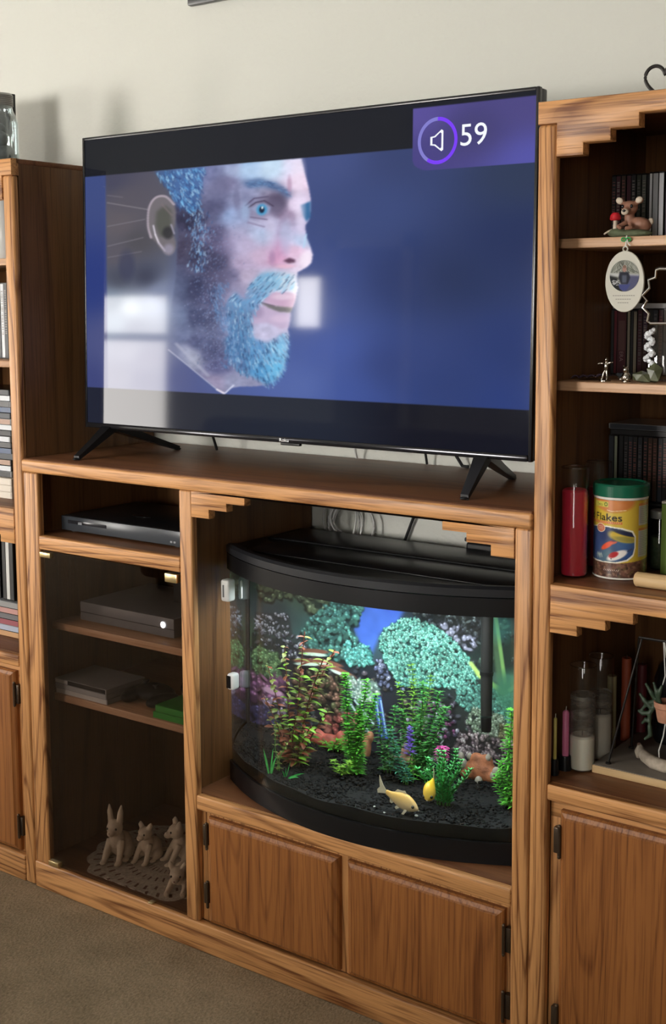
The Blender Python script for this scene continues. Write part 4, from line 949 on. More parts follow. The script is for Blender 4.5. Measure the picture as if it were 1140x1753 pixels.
obj('flower', fb, G6, tf, kind='stuff', sharp=180, label='violet flower spike')
tf = stem_plant('flower_spike', 'plastic stem with a bright pink flower head', (1.04, .225), [(.0, 0, .075, 0)], G1, GS, .014, .004, .009, 5)
fb = B()
for i in range(60):
    z = .06 + .032 * i / 60; a = random.uniform(0, 2 * PI); blade(fb, (1.04, .225, gz(1.04, .225) + z), (math.cos(a), math.sin(a), random.uniform(-.2, .6)), .017, .0045)
obj('flower', fb, G7, tf, kind='stuff', sharp=180, label='bright pink flower head')
stem_plant('bushy_grass', 'bright green bush of narrow leaves behind the small fish', (1.088, .14), [(dx, dy, h, dx * 1.3) for dx, dy, h in ((-.026, 0, .07), (-.016, 0, .095), (-.008, .01, .11), (0, 0, .115), (.01, .01, .12), (.018, 0, .105), (.026, .01, .09), (.004, -.01, .08), (-.02, .01, .07))], G9, GS, .019, .0046, .0075, 6, lift=1.1)
stem_plant('corner_plant', 'green feathery plant half hidden by the right cabinet post', (1.203, .19), [(0, 0, .205, .0), (.01, .01, .11, .012), (-.01, 0, .1, -.012), (.02, 0, .12, .02), (-.016, 0, .07, -.014)], G1, GS, .022, .0055, .0075, 8)
# ---- coral ornaments
def coral_block(name, label, c, blobs, m, vox=.0035):
    t = thing(name, label, 'ornament', c)
    b = B()
    for (dx, dy, dz, rx, ry, rz_) in blobs: b.ell((c[0] + dx, c[1] + dy, c[2] + dz), (rx, ry, rz_))
    o = obj('rock_body', b, m, t); merge_skin(o, vox, 3); return t
BR = mat('coral_rust', (.36, .12, .05), .7, noise=.5, nscale=60, bump=.6, bscale=160); CR = mat('coral_cream', (.34, .30, .24), .7, noise=.35, nscale=50, bump=.5, bscale=160)
cz = gz(1.07, .32)
t = coral_block('coral_rock', 'rust brown coral rock with creamy white tips', (1.068, .325, cz), [(0, 0, .02, .035, .02, .026), (-.022, 0, .012, .02, .018, .018), (.026, 0, .012, .024, .018, .016), (-.008, 0, .042, .014, .012, .016), (.012, 0, .04, .014, .012, .018)], BR)
for (dx, dy, dz, r) in ((-.022, -.004, .05, .009), (.02, -.004, .054, .009), (-.034, -.008, .032, .014), (-.044, 0, .046, .010), (.042, -.01, .028, .013), (.053, -.006, .024, .011), (.008, -.02, .006, .012), (.036, -.012, .02, .010)):
    obj('white_tip', B().ell((1.068 + dx * .92, .325 + dy, cz + dz - .003), (r * .62, r * .6, r * .95)), CR, t, label='creamy white coral tip')
RC = mat('coral_red', (.42, .09, .06), .65, noise=.4, nscale=50, bump=.5, bscale=150)
coral_block('coral_rock', 'low dull red coral lump between the two left plants', (.742, .34, gz(.742, .34)), [(0, 0, .014, .03, .014, .02), (.022, 0, .02, .012, .012, .026), (-.028, 0, .018, .018, .012, .022), (-.05, 0, .02, .016, .012, .02)], RC)
cz = gz(.845, .33)
coral_block('coral_rock', 'small orange brown coral branch behind the feathery plant', (.822, .335, cz), [(0, 0, .02, .010, .010, .03), (.008, 0, .045, .008, .008, .014), (-.006, 0, .006, .014, .010, .012)], mat('coral_orange', (.46, .2, .1), .7, noise=.4, nscale=60))
t = coral_block('coral_rock', 'small pink and white coral knob right of the feathery plant', (.905, .33, gz(.905, .33)), [(0, 0, .012, .014, .012, .014), (.022, .0, .01, .012, .012, .012), (.004, 0, .03, .010, .010, .016)], mat('coral_pinkish', (.5, .26, .17), .7, noise=.4, nscale=60))
obj('white_tip', B().ell((.909, .328, gz(.905, .33) + .044), (.008, .008, .009)).ell((.892, .325, gz(.905, .33) + .016), (.011, .008, .008)), CR, t, label='creamy white coral tip')
# ---- filter intake tube
t = thing('intake_tube', 'black filter intake tube hanging down inside the tank', 'filter', (1.0765, .33, .53))
obj('pipe', B().lathe([(.0105, .575), (.0112, .64), (.0115, .828)], (1.0765, .33, 0), 20), BLACKM, t)
b = B().lathe([(.0085, .541), (.0098, .546), (.0102, .572)], (1.0765, .33, 0), 20)
obj('strainer', b, BLACKP, t)
obj('collar', B().lathe([(.0128, .66), (.0128, .668)], (1.0765, .33, 0), 20), BLACKP, t)
obj('inlet_box', B().box(1.02, 1.15, .29, .367, .795, .828, .008, 3), BLACKM, t)
# ---- fish
def fish(name, label, nose, tail, up, size, m, mfin, bend=0.0):
    """continuous body loft from nose to tail root; fins are children"""
    nose, tail, up = Vector(nose), Vector(tail), Vector(up); ax = (tail - nose); L = ax.length; ax.normalize(); sd = ax.cross(up).normalized(); up = sd.cross(ax).normalized()
    t = thing(name, label, 'fish', tuple(nose.lerp(tail, .5)))
    prof = [(0, .012, .012, .0), (.03, .04, .036, .004), (.1, .085, .068, .012), (.2, .135, .09, .022), (.33, .172, .10, .03), (.48, .172, .092, .026), (.62, .14, .07, .014), (.76, .092, .045, .004), (.88, .06, .026, 0), (1, .055, .014, 0)]
    b = B(); rings = []
    for s_, hh, hw, dy in prof:
        c = nose + ax * (L * s_) + up * (dy * L) + sd * (bend * L * max(0, s_ - .4) ** 2)
        rings.append([b.bm.verts.new(c + up * (math.sin(2 * PI * k / 16) * hh * L * size * 1.12) + sd * (math.cos(2 * PI * k / 16) * hw * L * size * 1.12)) for k in range(16)])
    for a, c in zip(rings, rings[1:]):
        for k in range(16): b.bm.faces.new((a[k], a[(k + 1) % 16], c[(k + 1) % 16], c[k]))
    b.bm.faces.new(rings[0]); b.bm.faces.new(rings[-1])
    o = obj('body', b, m, t, sharp=80); sub = o.modifiers.new('sub', 'SUBSURF'); sub.levels = sub.render_levels = 1
    def P(s_, h, w_=0): return nose + ax * (L * s_) + up * (h * L) + sd * (w_ * L + bend * L * max(0, s_ - .4) ** 2)
    def fin(nm, pts):
        b = B(); c = Vector((0, 0, 0))
        vs = [b.bm.verts.new(P(*p)) for p in pts]; b.bm.faces.new(vs)
        bmesh.ops.triangulate(b.bm, faces=b.bm.faces)
        o = obj(nm, b, mfin, t, smooth=False); sm = o.modifiers.new('thick', 'SOLIDIFY'); sm.thickness = .0007
    fin('tail_fin', [(.97, .03), (1.10, .12), (1.27, .30), (1.25, .16), (1.20, .02), (1.27, -.09), (1.24, -.17), (1.10, -.10), (.97, -.04)])
    fin('dorsal_fin', [(.33, .19), (.44, .31), (.52, .27), (.66, .24), (.74, .12), (.5, .16)])
    fin('anal_fin', [(.68, -.10), (.76, -.20), (.82, -.19), (.84, -.07)])
    for sg in (-1, 1):
        fin('pelvic_fin', [(.47, -.15, .03 * sg), (.58, -.25, .045 * sg), (.63, -.22, .04 * sg), (.58, -.13, .02 * sg)])
        fin('pectoral_fin', [(.24, -.09, .075 * sg), (.31, -.24, .13 * sg), (.37, -.25, .12 * sg), (.33, -.10, .08 * sg)])
        e = obj('eye', B().ell(P(.115, .045, .072 * size * sg), (.0032, .0032, .0032)), mat('fish_eye', (.02, .015, .01), .1), t, label='round dark eye')
    obj('mouth', B().tube([P(-.01, -.012, -.012), P(-.015, -.006, 0), P(-.01, -.012, .012)], .0012, 5), mat('fish_lip', (.6, .5, .36), .4), t)
    return t
def fishmat(name, back, belly):
    m, nt, b = nodes(name); N = nt.nodes.new; K = nt.links.new
    tc = N('ShaderNodeTexCoord'); sp = N('ShaderNodeSeparateXYZ'); K(tc.outputs['Generated'], sp.inputs[0]); r = N('ShaderNodeValToRGB')
    r.color_ramp.elements[0].position = .25; r.color_ramp.elements[0].color = (*belly, 1); r.color_ramp.elements[1].position = .8; r.color_ramp.elements[1].color = (*back, 1)
    K(sp.outputs[2], r.inputs[0]); K(r.outputs[0], b.inputs['Base Color']); b.inputs['Roughness'].default_value = .3
    v = N('ShaderNodeTexVoronoi'); v.inputs['Scale'].default_value = 420; K(tc.outputs['Object'], v.inputs['Vector']); bp = N('ShaderNodeBump'); bp.inputs['Strength'].default_value = .25; bp.inputs['Distance'].default_value = .0006; K(v.outputs[0], bp.inputs['Height']); K(bp.outputs[0], b.inputs['Normal'])
    return m
FINM = mat('fin_pale', (.62, .52, .36), .5)
fish('goldfish', 'larger pale gold fish swimming low at the front of the tank', (1.084, .045, .4415), (1.004, .052, .4600), (.25, -.1, .95), 1.16, fishmat('fish_gold', (.9, .52, .13), (.72, .52, .3)), FINM, .15)
fish('goldfish', 'smaller yellow fish facing forward beside the green bush', (1.084, .082, .4530), (1.073, .130, .4830), (.05, -.6, .8), 1.85, fishmat('fish_yellow', (.95, .58, .04), (.9, .6, .1)), FINM)

# ---- devices on the tank's left front corner
t = thing('magnet_cleaner', 'small light grey magnet clip on the upper left tank glass', 'aquarium tool', (.565, .09, .80))
obj('outer_pad', B().box(.566, .589, .057, .0815, .781, .829, .005, 3), WHITEP, t); obj('lettering_strip', B().box(.573, .577, .0562, .0575, .791, .818, .0002), mat('cleaner_marks', (.1, .1, .1), .5), t)
obj('inner_pad', B().box(.5975, .6045, .095, .1085, .784, .824, .003, 2), WHITEP, t)
t = thing('tank_thermometer', 'small white rimmed sensor with a black face on the left tank glass', 'thermometer', (.573, .08, .6))
obj('case', B().box(.578, .598, .058, .0815, .586, .622, .006, 3), mat('sensor_white', (.8, .8, .8), .3), t); obj('display', B().box(.5795, .5915, .0565, .0582, .590, .618, .0006), BLACKG, t)
# ================================================================ THINGS IN THE CENTRE CABINET
DARKG = mat('dark_grey_casing', (.035, .038, .044), .35)
t = thing('disc_player', 'slim black disc player in the open compartment', 'disc player', (.25, .2, .8775))
b = B()
for x in (.07, .41):
    for y in (.10, .29): b.lathe([(.012, .8776), (.012, .884)], (x, y, 0), 14)
obj('foot', b, BLACKM, t)
obj('casing', B().box(.045, .432, .082, .33, .884, .9175, .003), BLACKP, t)
obj('front_panel', B().box(.045, .4335, .074, .083, .8825, .917, .002), mat('player_front', (.045, .05, .058), .25), t, label='dark grey front panel')
obj('tray_slot', B().box(.07, .20, .073, .0745, .900, .9085, .0004), mat('slot', (.02, .02, .024), .2), t); obj('badge', B().box(.105, .118, .0725, .0745, .9, .906, .0004), mat('badge_grey', (.25, .26, .28), .3), t)
obj('button', B().box(.405, .411, .0725, .0745, .889, .893, .0004).box(.415, .421, .0725, .0745, .889, .893, .0004), mat('badge_grey', (.25, .26, .28), .3), t)
obj('power_cover', B().ell((.22, .17, .9178), (.03, .012, .0012)), BLACKG, t)
# game console, upper glass shelf (top at .6545)
SH1, SH2 = .6548, .4758
t = thing('game_console', 'grey game console with a glowing round light behind the smoked glass', 'game console', (.23, .2, SH1))
CM = mat('console_grey', (.16, .17, .185), .4)
obj('casing', B().box(.0735, .385, .10, .34, SH1 + .004, SH1 + .050, .003), CM, t); obj('foot', B().box(.09, .37, .115, .33, SH1, SH1 + .005), BLACKM, t)
obj('seam', B().box(.0735, .385, .0992, .1005, SH1 + .024, SH1 + .0255), BLACKM, t)
bb = B(); cx_, cz_ = .3528, SH1 + .033
bb.lathe([(.0001, 0), (.0072, 0), (.0076, .001)], (cx_, .0985, cz_), 20, Matrix.Rotation(PI / 2, 3, 'X')); obj('power_light', bb, emissive('console_light', (.9, .95, 1), 6.0), t, label='glowing white round power light')
t = thing('dark_box', 'black box shape standing on the grey console', 'box', (.33, .26, SH1 + .05))
obj('box_body', B().box(.27, .40, .22, .34, SH1 + .0502, SH1 + .13, .003), BLACKM, t); obj('box_lid', B().box(.268, .402, .218, .342, SH1 + .131, SH1 + .141, .002), BLACKP, t)
def case(name, label, cat, x0, y0, z0, dx, dy, dz, m_sleeve, m_edge, group=None, rz=0.0, par_z=0):
    """disc case lying or standing: plastic shell, printed sleeve and spine"""
    t = thing(name, label, cat, (x0, y0, z0), group); t.rotation_euler = (0, 0, rz)
    ORG[t.name] = Vector((0, 0, 0))
    obj('shell', B().box(0, dx, 0.0008, dy, 0, dz, .0008, 1), m_edge, t)
    if dz > dx: obj('spine', B().box(.0008, dx - .0008, 0, .0012, .003, dz - .003), m_sleeve, t)
    else: obj('spine', B().box(.003, dx - .003, 0, .0012, .0008, dz - .0008), m_sleeve, t)
    return t
def pm(n, c, r=.35): return mat(n, c, r)
CL = pm('case_clear', (.32, .33, .34), .2); CK = pm('case_black', (.012, .012, .013), .25); CGn = pm('case_green', (.05, .30, .05), .3); CW = pm('sleeve_white', (.6, .6, .58)); CS = pm('sleeve_silver', (.42, .43, .44), .25); CDK = pm('sleeve_dark', (.03, .028, .03), .3)
case('game_case', 'lowest pale game case of the stack behind the smoked glass', 'game case', .012 + .004, .066, SH2, .18, .13, .0125, CW, CL, 'pale game cases stacked on the lower glass shelf')
case('game_case', 'middle pale game case of the stack behind the smoked glass', 'game case', .0165, .064, SH2 + .0127, .178, .13, .0125, CS, CL, 'pale game cases stacked on the lower glass shelf')
t = case('game_case', 'topmost dark game case with a white spine end behind the smoked glass', 'game case', .0155, .065, SH2 + .0254, .178, .13, .0115, CDK, CL)
obj('spine_label', B().box(.002, .045, -.0006, .0008, .0012, .0103), CW, t)
case('game_case', 'lower bright green game case at the right of the glass shelf', 'game case', .345, .066, SH2, .155, .12, .0145, CGn, CGn)
case('game_case', 'upper bright green game case with a dark cover', 'game case', .349, .070, SH2 + .0147, .150, .12, .0145, CGn, CGn)
# controller and leads
t = thing('game_controller', 'black game controller lying on the lower glass shelf', 'controller', (.28, .15, SH2))
b = B().ell((.265, .155, SH2 + .022), (.06, .04, .02)).ell((.22, .125, SH2 + .017), (.022, .045, .0165), (0, 0, .3)).ell((.315, .13, SH2 + .017), (.022, .045, .0165), (0, 0, -.3))
merge_skin(obj('grip_body', b, BLACKP, t), .003, 4)
obj('thumb_stick', B().lathe([(.004, .514), (.004, .520), (.008, .521), (.008, .525)], (.242, .15, 0), 14), BLACKM, t); obj('thumb_stick', B().lathe([(.004, .514), (.004, .520), (.008, .521), (.008, .525)], (.285, .14, 0), 14), BLACKM, t)
def arcpts(c, r, a0, a1, n, tilt=0, rz_=0, sq=1.0):
    out = []
    for i in range(n + 1):
        a = a0 + (a1 - a0) * i / n; p = Vector((r * math.cos(a), 0, r * math.sin(a) * sq)); p = Matrix.Rotation(tilt, 3, 'X') @ p; p = Matrix.Rotation(rz_, 3, 'Z') @ p
        out.append(Vector(c) + p)
    return out
t = thing('coiled_lead', 'grey and black lead coiled on the shelf beside the controller', 'cable', (.38, .18, SH2))
obj('lead', B().tube(arcpts((.40, .20, SH2 + .035), .065, -.3, 3.6, 26, -1.0, .3, .8), .0035, 7), mat('lead_grey', (.22, .22, .2), .5), t)
obj('lead', B().tube(arcpts((.39, .19, SH2 + .05), .05, -.2, 5.6, 30, -1.1, .5, .9), .003, 7), BLACKM, t)
obj('plug', B().box(.43, .465, .17, .19, SH2 + .046, SH2 + .058, .003), BLACKP, t)
# cream figurines on a doily
t = thing('lace_doily', 'large scalloped lace doily on the bottom of the glass cabinet', 'doily', (.28, .20, .0655))
b = B(); cx0, cy0 = .285, .195; N = 160; rings = []
for j in range(15):
    q = j / 14; ring = []
    for i in range(N):
        a = 2 * PI * i / N; R0 = (1 + .06 * abs(math.sin(a * 8)) * q) * q
        x = cx0 + .215 * R0 * math.cos(a); y = cy0 + .195 * R0 * math.sin(a)
        y = max(.024, min(.43, y)); x = max(.018, min(.50, x))
        ring.append(b.bm.verts.new((x, y, .0668 + .0018 * abs(math.sin(a * 16 + j)) + .0012 * math.sin(j * 2.2))))
    rings.append(ring)
hole = lambda i, j: j in (4, 7, 10, 12) and i % 4 == (j % 4)
for j in range(14):
    for i in range(N):
        if hole(i, j): continue
        q = [rings[j][i], rings[j][(i + 1) % N], rings[j + 1][(i + 1) % N], rings[j + 1][i]]
        if j == 0: continue
        b.bm.faces.new(q)
b.bm.faces.new(rings[1])
obj('lace', b, mat('lace_ecru', (.50, .44, .36), .85, noise=.25, nscale=160), t, sharp=180)
CREAM = mat('figurine_cream', (.72, .62, .47), .55, noise=.12, nscale=60, bump=.35, bscale=150)
def critter(label, x, y, z, s, rz, ear='short', sit=True):
    t = thing('animal_figurine', label, 'figurine', (x, y, z)); ORG[t.name] = Vector((0, 0, 0)); t.rotation_euler = (0, 0, rz)
    b = B()
    if sit:
        b.ell((0, .01 * s, .030 * s), (.026 * s, .032 * s, .030 * s)).ell((0, -.012 * s, .048 * s), (.019 * s, .02 * s, .026 * s)).ell((0, -.022 * s, .082 * s), (.020 * s, .021 * s, .019 * s)).ell((0, -.042 * s, .076 * s), (.010 * s, .012 * s, .009 * s))
        for sx in (-1, 1): b.tube([(sx * .014 * s, -.018 * s, .05 * s), (sx * .018 * s, -.034 * s, .024 * s), (sx * .019 * s, -.044 * s, .005 * s)], [.010 * s, .008 * s, .0075 * s], 8).ell((sx * .019 * s, -.05 * s, .005 * s), (.008 * s, .011 * s, .005 * s)).ell((sx * .024 * s, .004 * s, .018 * s), (.012 * s, .022 * s, .018 * s)).ell((sx * .026 * s, -.02 * s, .005 * s), (.008 * s, .013 * s, .005 * s))
        hz, hy = .098 * s, -.018 * s
    else:
        b.ell((0, .02 * s, .024 * s), (.024 * s, .048 * s, .022 * s)).ell((0, -.035 * s, .045 * s), (.019 * s, .021 * s, .018 * s)).ell((0, -.055 * s, .038 * s), (.010 * s, .012 * s, .009 * s)).ell((0, -.02 * s, .03 * s), (.016 * s, .02 * s, .02 * s))
        for sx in (-1, 1): b.tube([(sx * .016 * s, -.015 * s, .018 * s), (sx * .02 * s, -.045 * s, .008 * s), (sx * .02 * s, -.07 * s, .006 * s)], [.010 * s, .008 * s, .007 * s], 8).ell((sx * .024 * s, .045 * s, .014 * s), (.012 * s, .022 * s, .014 * s))
        hz, hy = .058 * s, -.032 * s
    b.tube([(0, .035 * s, .012 * s), (.02 * s, .055 * s, .010 * s), (.035 * s, .045 * s, .010 * s)], [.007 * s, .006 * s, .004 * s], 7)
    for sx in (-1, 1):
        L = .040 if ear == 'tall' else .016
        b.tube([(sx * .011 * s, hy, hz - .004 * s), (sx * (.014 if ear == 'tall' else .018) * s, hy, hz + L * .55 * s), (sx * (.016 if ear == 'tall' else .019) * s, hy + .002 * s, hz + L * s)], [.0085 * s, .0072 * s, .002 * s], 8)
    merge_skin(obj('body', b, CREAM, t), .0022 * max(s, .8), 3)
    e = B()
    for sx in (-1, 1): e.ell((sx * .011 * s, hy - .021 * s, hz - .013 * s), (.0028 * s, .0022 * s, .003 * s))
    obj('eye', e, mat('figurine_eye', (.05, .04, .03), .3), t)
    obj('nose', B().ell((0, hy - .033 * s, hz - .02 * s), (.003 * s, .0022 * s, .0022 * s)), mat('figurine_nose', (.25, .12, .1), .4), t)
    return t
critter('cream animal figurine with one tall pointed ear, leftmost on the doily', .160, .128, .0688, 1.02, .35, 'tall')
critter('cream short eared animal figurine, second from the left on the doily', .228, .165, .0688, .86, .1)
critter('cream short eared animal figurine turned toward its neighbours, third on the doily', .305, .205, .0688, .95, -.5)
critter('cream animal figurine lying low at the front right of the doily', .388, .105, .0688, .95, .5, 'short', False)

# wires between the television and the wall
WW = mat('cable_white', (.6, .6, .58), .5)
def wire(name, label, pts, r, m): return solo(obj(name, B().tube(pts, r, 7), m), label, 'cable')
wire('cord', 'black cord dropping behind the left half of the television', [(.30, .30, 1.16), (.292, .34, 1.115), (.288, .36, 1.078), (.284, .37, 1.0625)], .0034, BLACKM)
wire('cord', 'white cord dropping behind the middle of the television', [(.674, .40, 1.15), (.672, .41, 1.10), (.668, .42, 1.078), (.665, .43, 1.062)], .0028, WW)
wire('cord', 'thin black cord dropping straight down near the right television foot', [(.862, .41, 1.15), (.860, .42, 1.09), (.8585, .43, 1.062)], .003, BLACKM)
wire('cord', 'slanting black cord closest to the right television foot', [(.925, .41, 1.12), (.938, .425, 1.085), (.95, .43, 1.064), (.965, .432, 1.0625)], .0038, BLACKM)
# white cable coil hanging in the bay behind the tank
t = thing('cable_coil', 'loose coil of thin white cable hanging behind the fish tank', 'cable', (.62, .42, .9))
for i, (r, q, dx) in enumerate(((.06, 1.15, 0), (.052, 1.0, .012), (.066, .9, .02), (.046, 1.3, -.01), (.058, .75, .035), (.07, .8, .04))):
    obj('loop', B().tube([p for p in arcpts((.632 + dx, .418 + .003 * i, .892 + .006 * i), r, 0, 2 * PI, 30, .12 * i - .3, .25 * i - .5, q)][:-1], .0025, 6, closed=True), WW, t)
obj('tie', B().tube(arcpts((.608, .42, .948), .009, 0, 2 * PI, 10)[:-1], .003, 6, closed=True), WW, t)
wire('cord', 'black cord running diagonally down the wall behind the fish tank', [(.835, .44, .99), (.815, .442, .934), (.79, .443, .876), (.775, .444, .80)], .0036, BLACKM)
t = thing('filter_box', 'black hang on filter box behind the fish tank', 'filter', (1.12, .41, .8))
obj('housing', B().box(.985, 1.25, .386, .438, .70, .905, .006, 3), BLACKP, t); obj('lid', B().box(.982, 1.253, .3845, .44, .9055, .915, .003), BLACKM, t)

# ================================================================ RIGHT TOWER CONTENTS
S1, S2, S3, S4 = 1.5317, 1.2852, .9342, .5737
WXR = mat('wax_red', (.72, .035, .075), .35, sss=.15); WXW = mat('wax_white', (.85, .83, .7), .5, sss=.1); CG = glassy('candle_glass', (.95, .95, .95), .06)
RP = random.Random(31); PRT = [mat('print_a', (.25, .22, .2), .5), mat('print_b', (.12, .11, .11), .5), mat('print_c', (.22, .08, .07), .5)]
def spineset(n0, names, label, group, x, y, z, hs, widths, mats, edge, dep=.14, h=.125):
    for i, (wd, m) in enumerate(zip(widths, mats)):
        lb = label if isinstance(label, str) else label[i]
        case(n0, lb, 'disc case', x, y + (random.uniform(0, .004) if len(widths) > 3 else 0), z, wd - .0006, dep * .9, h, m, edge, group if isinstance(label, str) else None)
        if isinstance(label, str) and RP.random() < .6:        # illegible print running down the spine
            b = B(); zz_ = h * RP.uniform(.1, .35); ww = (wd - .0006) * .5; t_ = bpy.data.objects[COL.objects[-1].parent.name]
            while zz_ < h * .9: b.box(ww * .5, ww * 1.5, -.0004, .0002, zz_, zz_ + RP.uniform(.0012, .003)); zz_ += RP.uniform(.0032, .007)
            obj('spine_print', b, PRT[RP.randrange(3)], t_, smooth=False, kind='stuff')
        x += wd
    return x
# top shelf
dk = [pm('sleeve_%s' % n, c, .4) for n, c in (('wine', (.07, .02, .03)), ('soot', (.02, .02, .022)), ('olive', (.04, .045, .03)), ('brown', (.06, .035, .025)), ('slate', (.03, .035, .045)), ('plum', (.05, .02, .05)), ('greygreen', (.10, .11, .09)))]
LG = pm('sleeve_light_grey', (.55, .57, .6), .25); SIL = pm('sleeve_chrome', (.85, .87, .9), .2)
spineset('disc_case', 0, 'dark disc case standing at the left of the top shelf row', 'dark disc cases on the top shelf', 1.3585, .272, S1, 0, [.0098] * 8, [dk[i] for i in (1, 0, 3, 0, 1, 2, 6, 1)], CK)
spineset('disc_case', 0, ['first silver spined disc case right of the fawn figurine', 'second silver spined disc case right of the fawn figurine', 'third silver spined disc case right of the fawn figurine'], None, 1.4375, .262, S1, 0, [.0065, .0115, .0105], [SIL, LG, SIL], CK)
spineset('disc_case', 0, 'dark violet disc case at the right of the top shelf row', 'violet disc cases on the top shelf', 1.467, .265, S1, 0, [.0105] * 6, [dk[5], dk[4]] * 3, CK)
# fawn with mushroom
t = thing('fawn_figurine', 'little brown fawn figurine beside a red mushroom on a mossy base', 'figurine', (1.475, .09, S1))
FB = mat('fawn_brown', (.30, .145, .095), .5); FC = mat('fawn_cream', (.55, .46, .36), .5); MOSS = mat('moss_green', (.10, .12, .065), .8, noise=.3, nscale=80, bump=.6, bscale=200)
b = B().ell((1.475, .092, S1 + .006), (.040, .022, .008)).ell((1.455, .085, S1 + .009), (.02, .012, .007)); merge_skin(obj('mossy_base', b, MOSS, t), .002, 3)
b = B().ell((1.489, .094, S1 + .022), (.020, .013, .012)).ell((1.474, .090, S1 + .032), (.009, .009, .014)).ell((1.4755, .086, S1 + .049), (.0145, .0125, .0125)).ell((1.475, .074, S1 + .043), (.008, .008, .0065)).ell((1.495, .098, S1 + .020), (.015, .013, .012))
b.tube([(1.471, .082, S1 + .024), (1.462, .070, S1 + .017), (1.470, .064, S1 + .0145)], [.0045, .004, .0035], 8).tube([(1.481, .082, S1 + .02), (1.486, .068, S1 + .015), (1.478, .062, S1 + .0135)], [.0045, .004, .0035], 8)
for sx in (-1, 1): b.tube([(1.4755 + sx * .009, .088, S1 + .056), (1.4755 + sx * .0185, .089, S1 + .062), (1.4755 + sx * .0225, .09, S1 + .064)], [.004, .0065, .003], 8)
merge_skin(obj('body', b, FB, t), .0016, 3)
for sx in (-1, 1): obj('ear_lining', B().ell((1.4755 + sx * .0175, .0835, S1 + .0615), (.0065, .0025, .0055), (0, sx * -.4, 0)), FC, t)
obj('muzzle', B().ell((1.475, .0675, S1 + .0415), (.0065, .004, .0055)), FC, t); obj('nose', B().ell((1.475, .0634, S1 + .043), (.003, .0016, .0022)), BLACKG, t)
obj('eye', B().ell((1.4675, .0745, S1 + .051), (.0026, .002, .0034)).ell((1.4835, .0745, S1 + .051), (.0026, .002, .0034)), BLACKG, t); obj('tail', B().ell((1.508, .10, S1 + .026), (.005, .004, .006)), FC, t)
obj('mushroom_stem', B().lathe([(.0045, S1 + .010), (.0036, S1 + .024), (.0036, S1 + .03)], (1.4515, .083, 0), 14), FC, t); obj('mushroom_cap', B().lathe([(.0001, S1 + .0425), (.005, S1 + .0418), (.0088, S1 + .037), (.0098, S1 + .031), (.007, S1 + .0285), (.0001, S1 + .0285)], (1.4515, .083, 0), 18), mat('cap_red', (.5, .02, .03), .25), t, label='red mushroom cap')
obj('white_twig', B().tube([(1.434, .078, S1 + .006), (1.441, .076, S1 + .010), (1.447, .079, S1 + .013)], .0016, 6), FC, t)
# second shelf: disc cases, lying cases, ornament, trinkets
RDS = pm('sleeve_dark_red', (.13, .012, .022), .35); TAN = pm('sleeve_tan', (.28, .25, .19), .4)
x = 1.3595
case('disc_case', 'black disc case at the far left of the second shelf', 'disc case', x, .281, S2, .0062, .13, .1235, dk[1], CK); x += .0066
case('disc_case', 'slim dark red disc case on the second shelf', 'disc case', x, .280, S2, .0068, .13, .1235, RDS, CK); x += .0072
t = case('disc_case', 'wide wine red disc case with pale vertical lettering on its spine', 'disc case', x, .279, S2, .0185, .13, .1235, pm('sleeve_wine2', (.075, .012, .02), .35), CK)
tm = text_mesh('ERA', 0, 0, .0075, 0)
for v in tm.bm.verts: v.co = Vector((.0058 + v.co.z, -.0007, .044 - v.co.x * 1.0))
obj('spine_lettering', tm, pm('letter_pale', (.34, .22, .22), .5), t, smooth=False); obj('spine_panel', B().box(.0035, .0155, -.0004, .0008, .046, .102), pm('panel_brown', (.13, .06, .055), .4), t); x += .019
case('disc_case', 'first tan spined disc case beside the wine red one', 'disc case', x, .281, S2, .0062, .13, .122, TAN, CK); x += .0065
case('disc_case', 'thin black disc case between the two tan ones', 'disc case', x, .281, S2, .0058, .13, .122, dk[1], CK); x += .0061
case('disc_case', 'second tan spined disc case on the second shelf', 'disc case', x, .280, S2, .0072, .13, .122, TAN, CK); x += .0075
spineset('disc_case', 0, 'dark disc case at the right of the second shelf row', 'dark disc cases on the second shelf', x, .280, S2, 0, [.0102] * 12, [dk[i] for i in (0, 5, 1, 4, 0, 3, 1, 4, 2, 5, 1, 0)], CK)
for i in range(6):
    case('disc_case', ['lowest flat case lying on the second shelf row', 'second flat case of the pile lying on the second shelf row', 'third flat case of the pile lying on the second shelf row', 'fourth flat case of the pile lying on the second shelf row', 'fifth flat case of the pile lying on the second shelf row', 'topmost flat case of the pile lying on the second shelf row'][i], 'disc case', 1.361 + (.105 if i else 0), .284, S2 + .1246 + .0106 * i, .14, .125, .0102, [LG, dk[1], dk[4], LG, dk[4], SIL][i], CK if i in (1, 2, 4) else CL)
# oval photo ornament on a string with a green bow
t = thing('oval_ornament', 'white oval photo ornament hanging from the shelf edge on a string', 'ornament', (1.484, .052, 1.457))
def disc(b, cx, cz, rx, rz_, y0, y1, n=44):
    return b.prism([(cx + rx * math.cos(2 * PI * i / n), cz + rz_ * math.sin(2 * PI * i / n)) for i in range(n)], y0, y1, 'xz', .0008, 1)
OW = mat('ceramic_white', (.56, .545, .48), .65, spec=.15)
b = disc(B(), 1.484, 1.4565, .0345, .051, .0505, .0545); b.tube(arcpts((1.484, .0525, 1.5105), .0042, 0, 2 * PI, 14)[:-1], .0014, 6, closed=True)
obj('plaque', b, OW, t)
ko = Canvas(50, 50, 3, (168, 172, 160)); rg = random.Random(3)
for i in range(60): ko.stroke(rg.uniform(0, 50), 50, rg.uniform(0, 50), 30, .7, rg.choice([(120, 124, 110), (196, 198, 190), (90, 92, 84)]), .6)
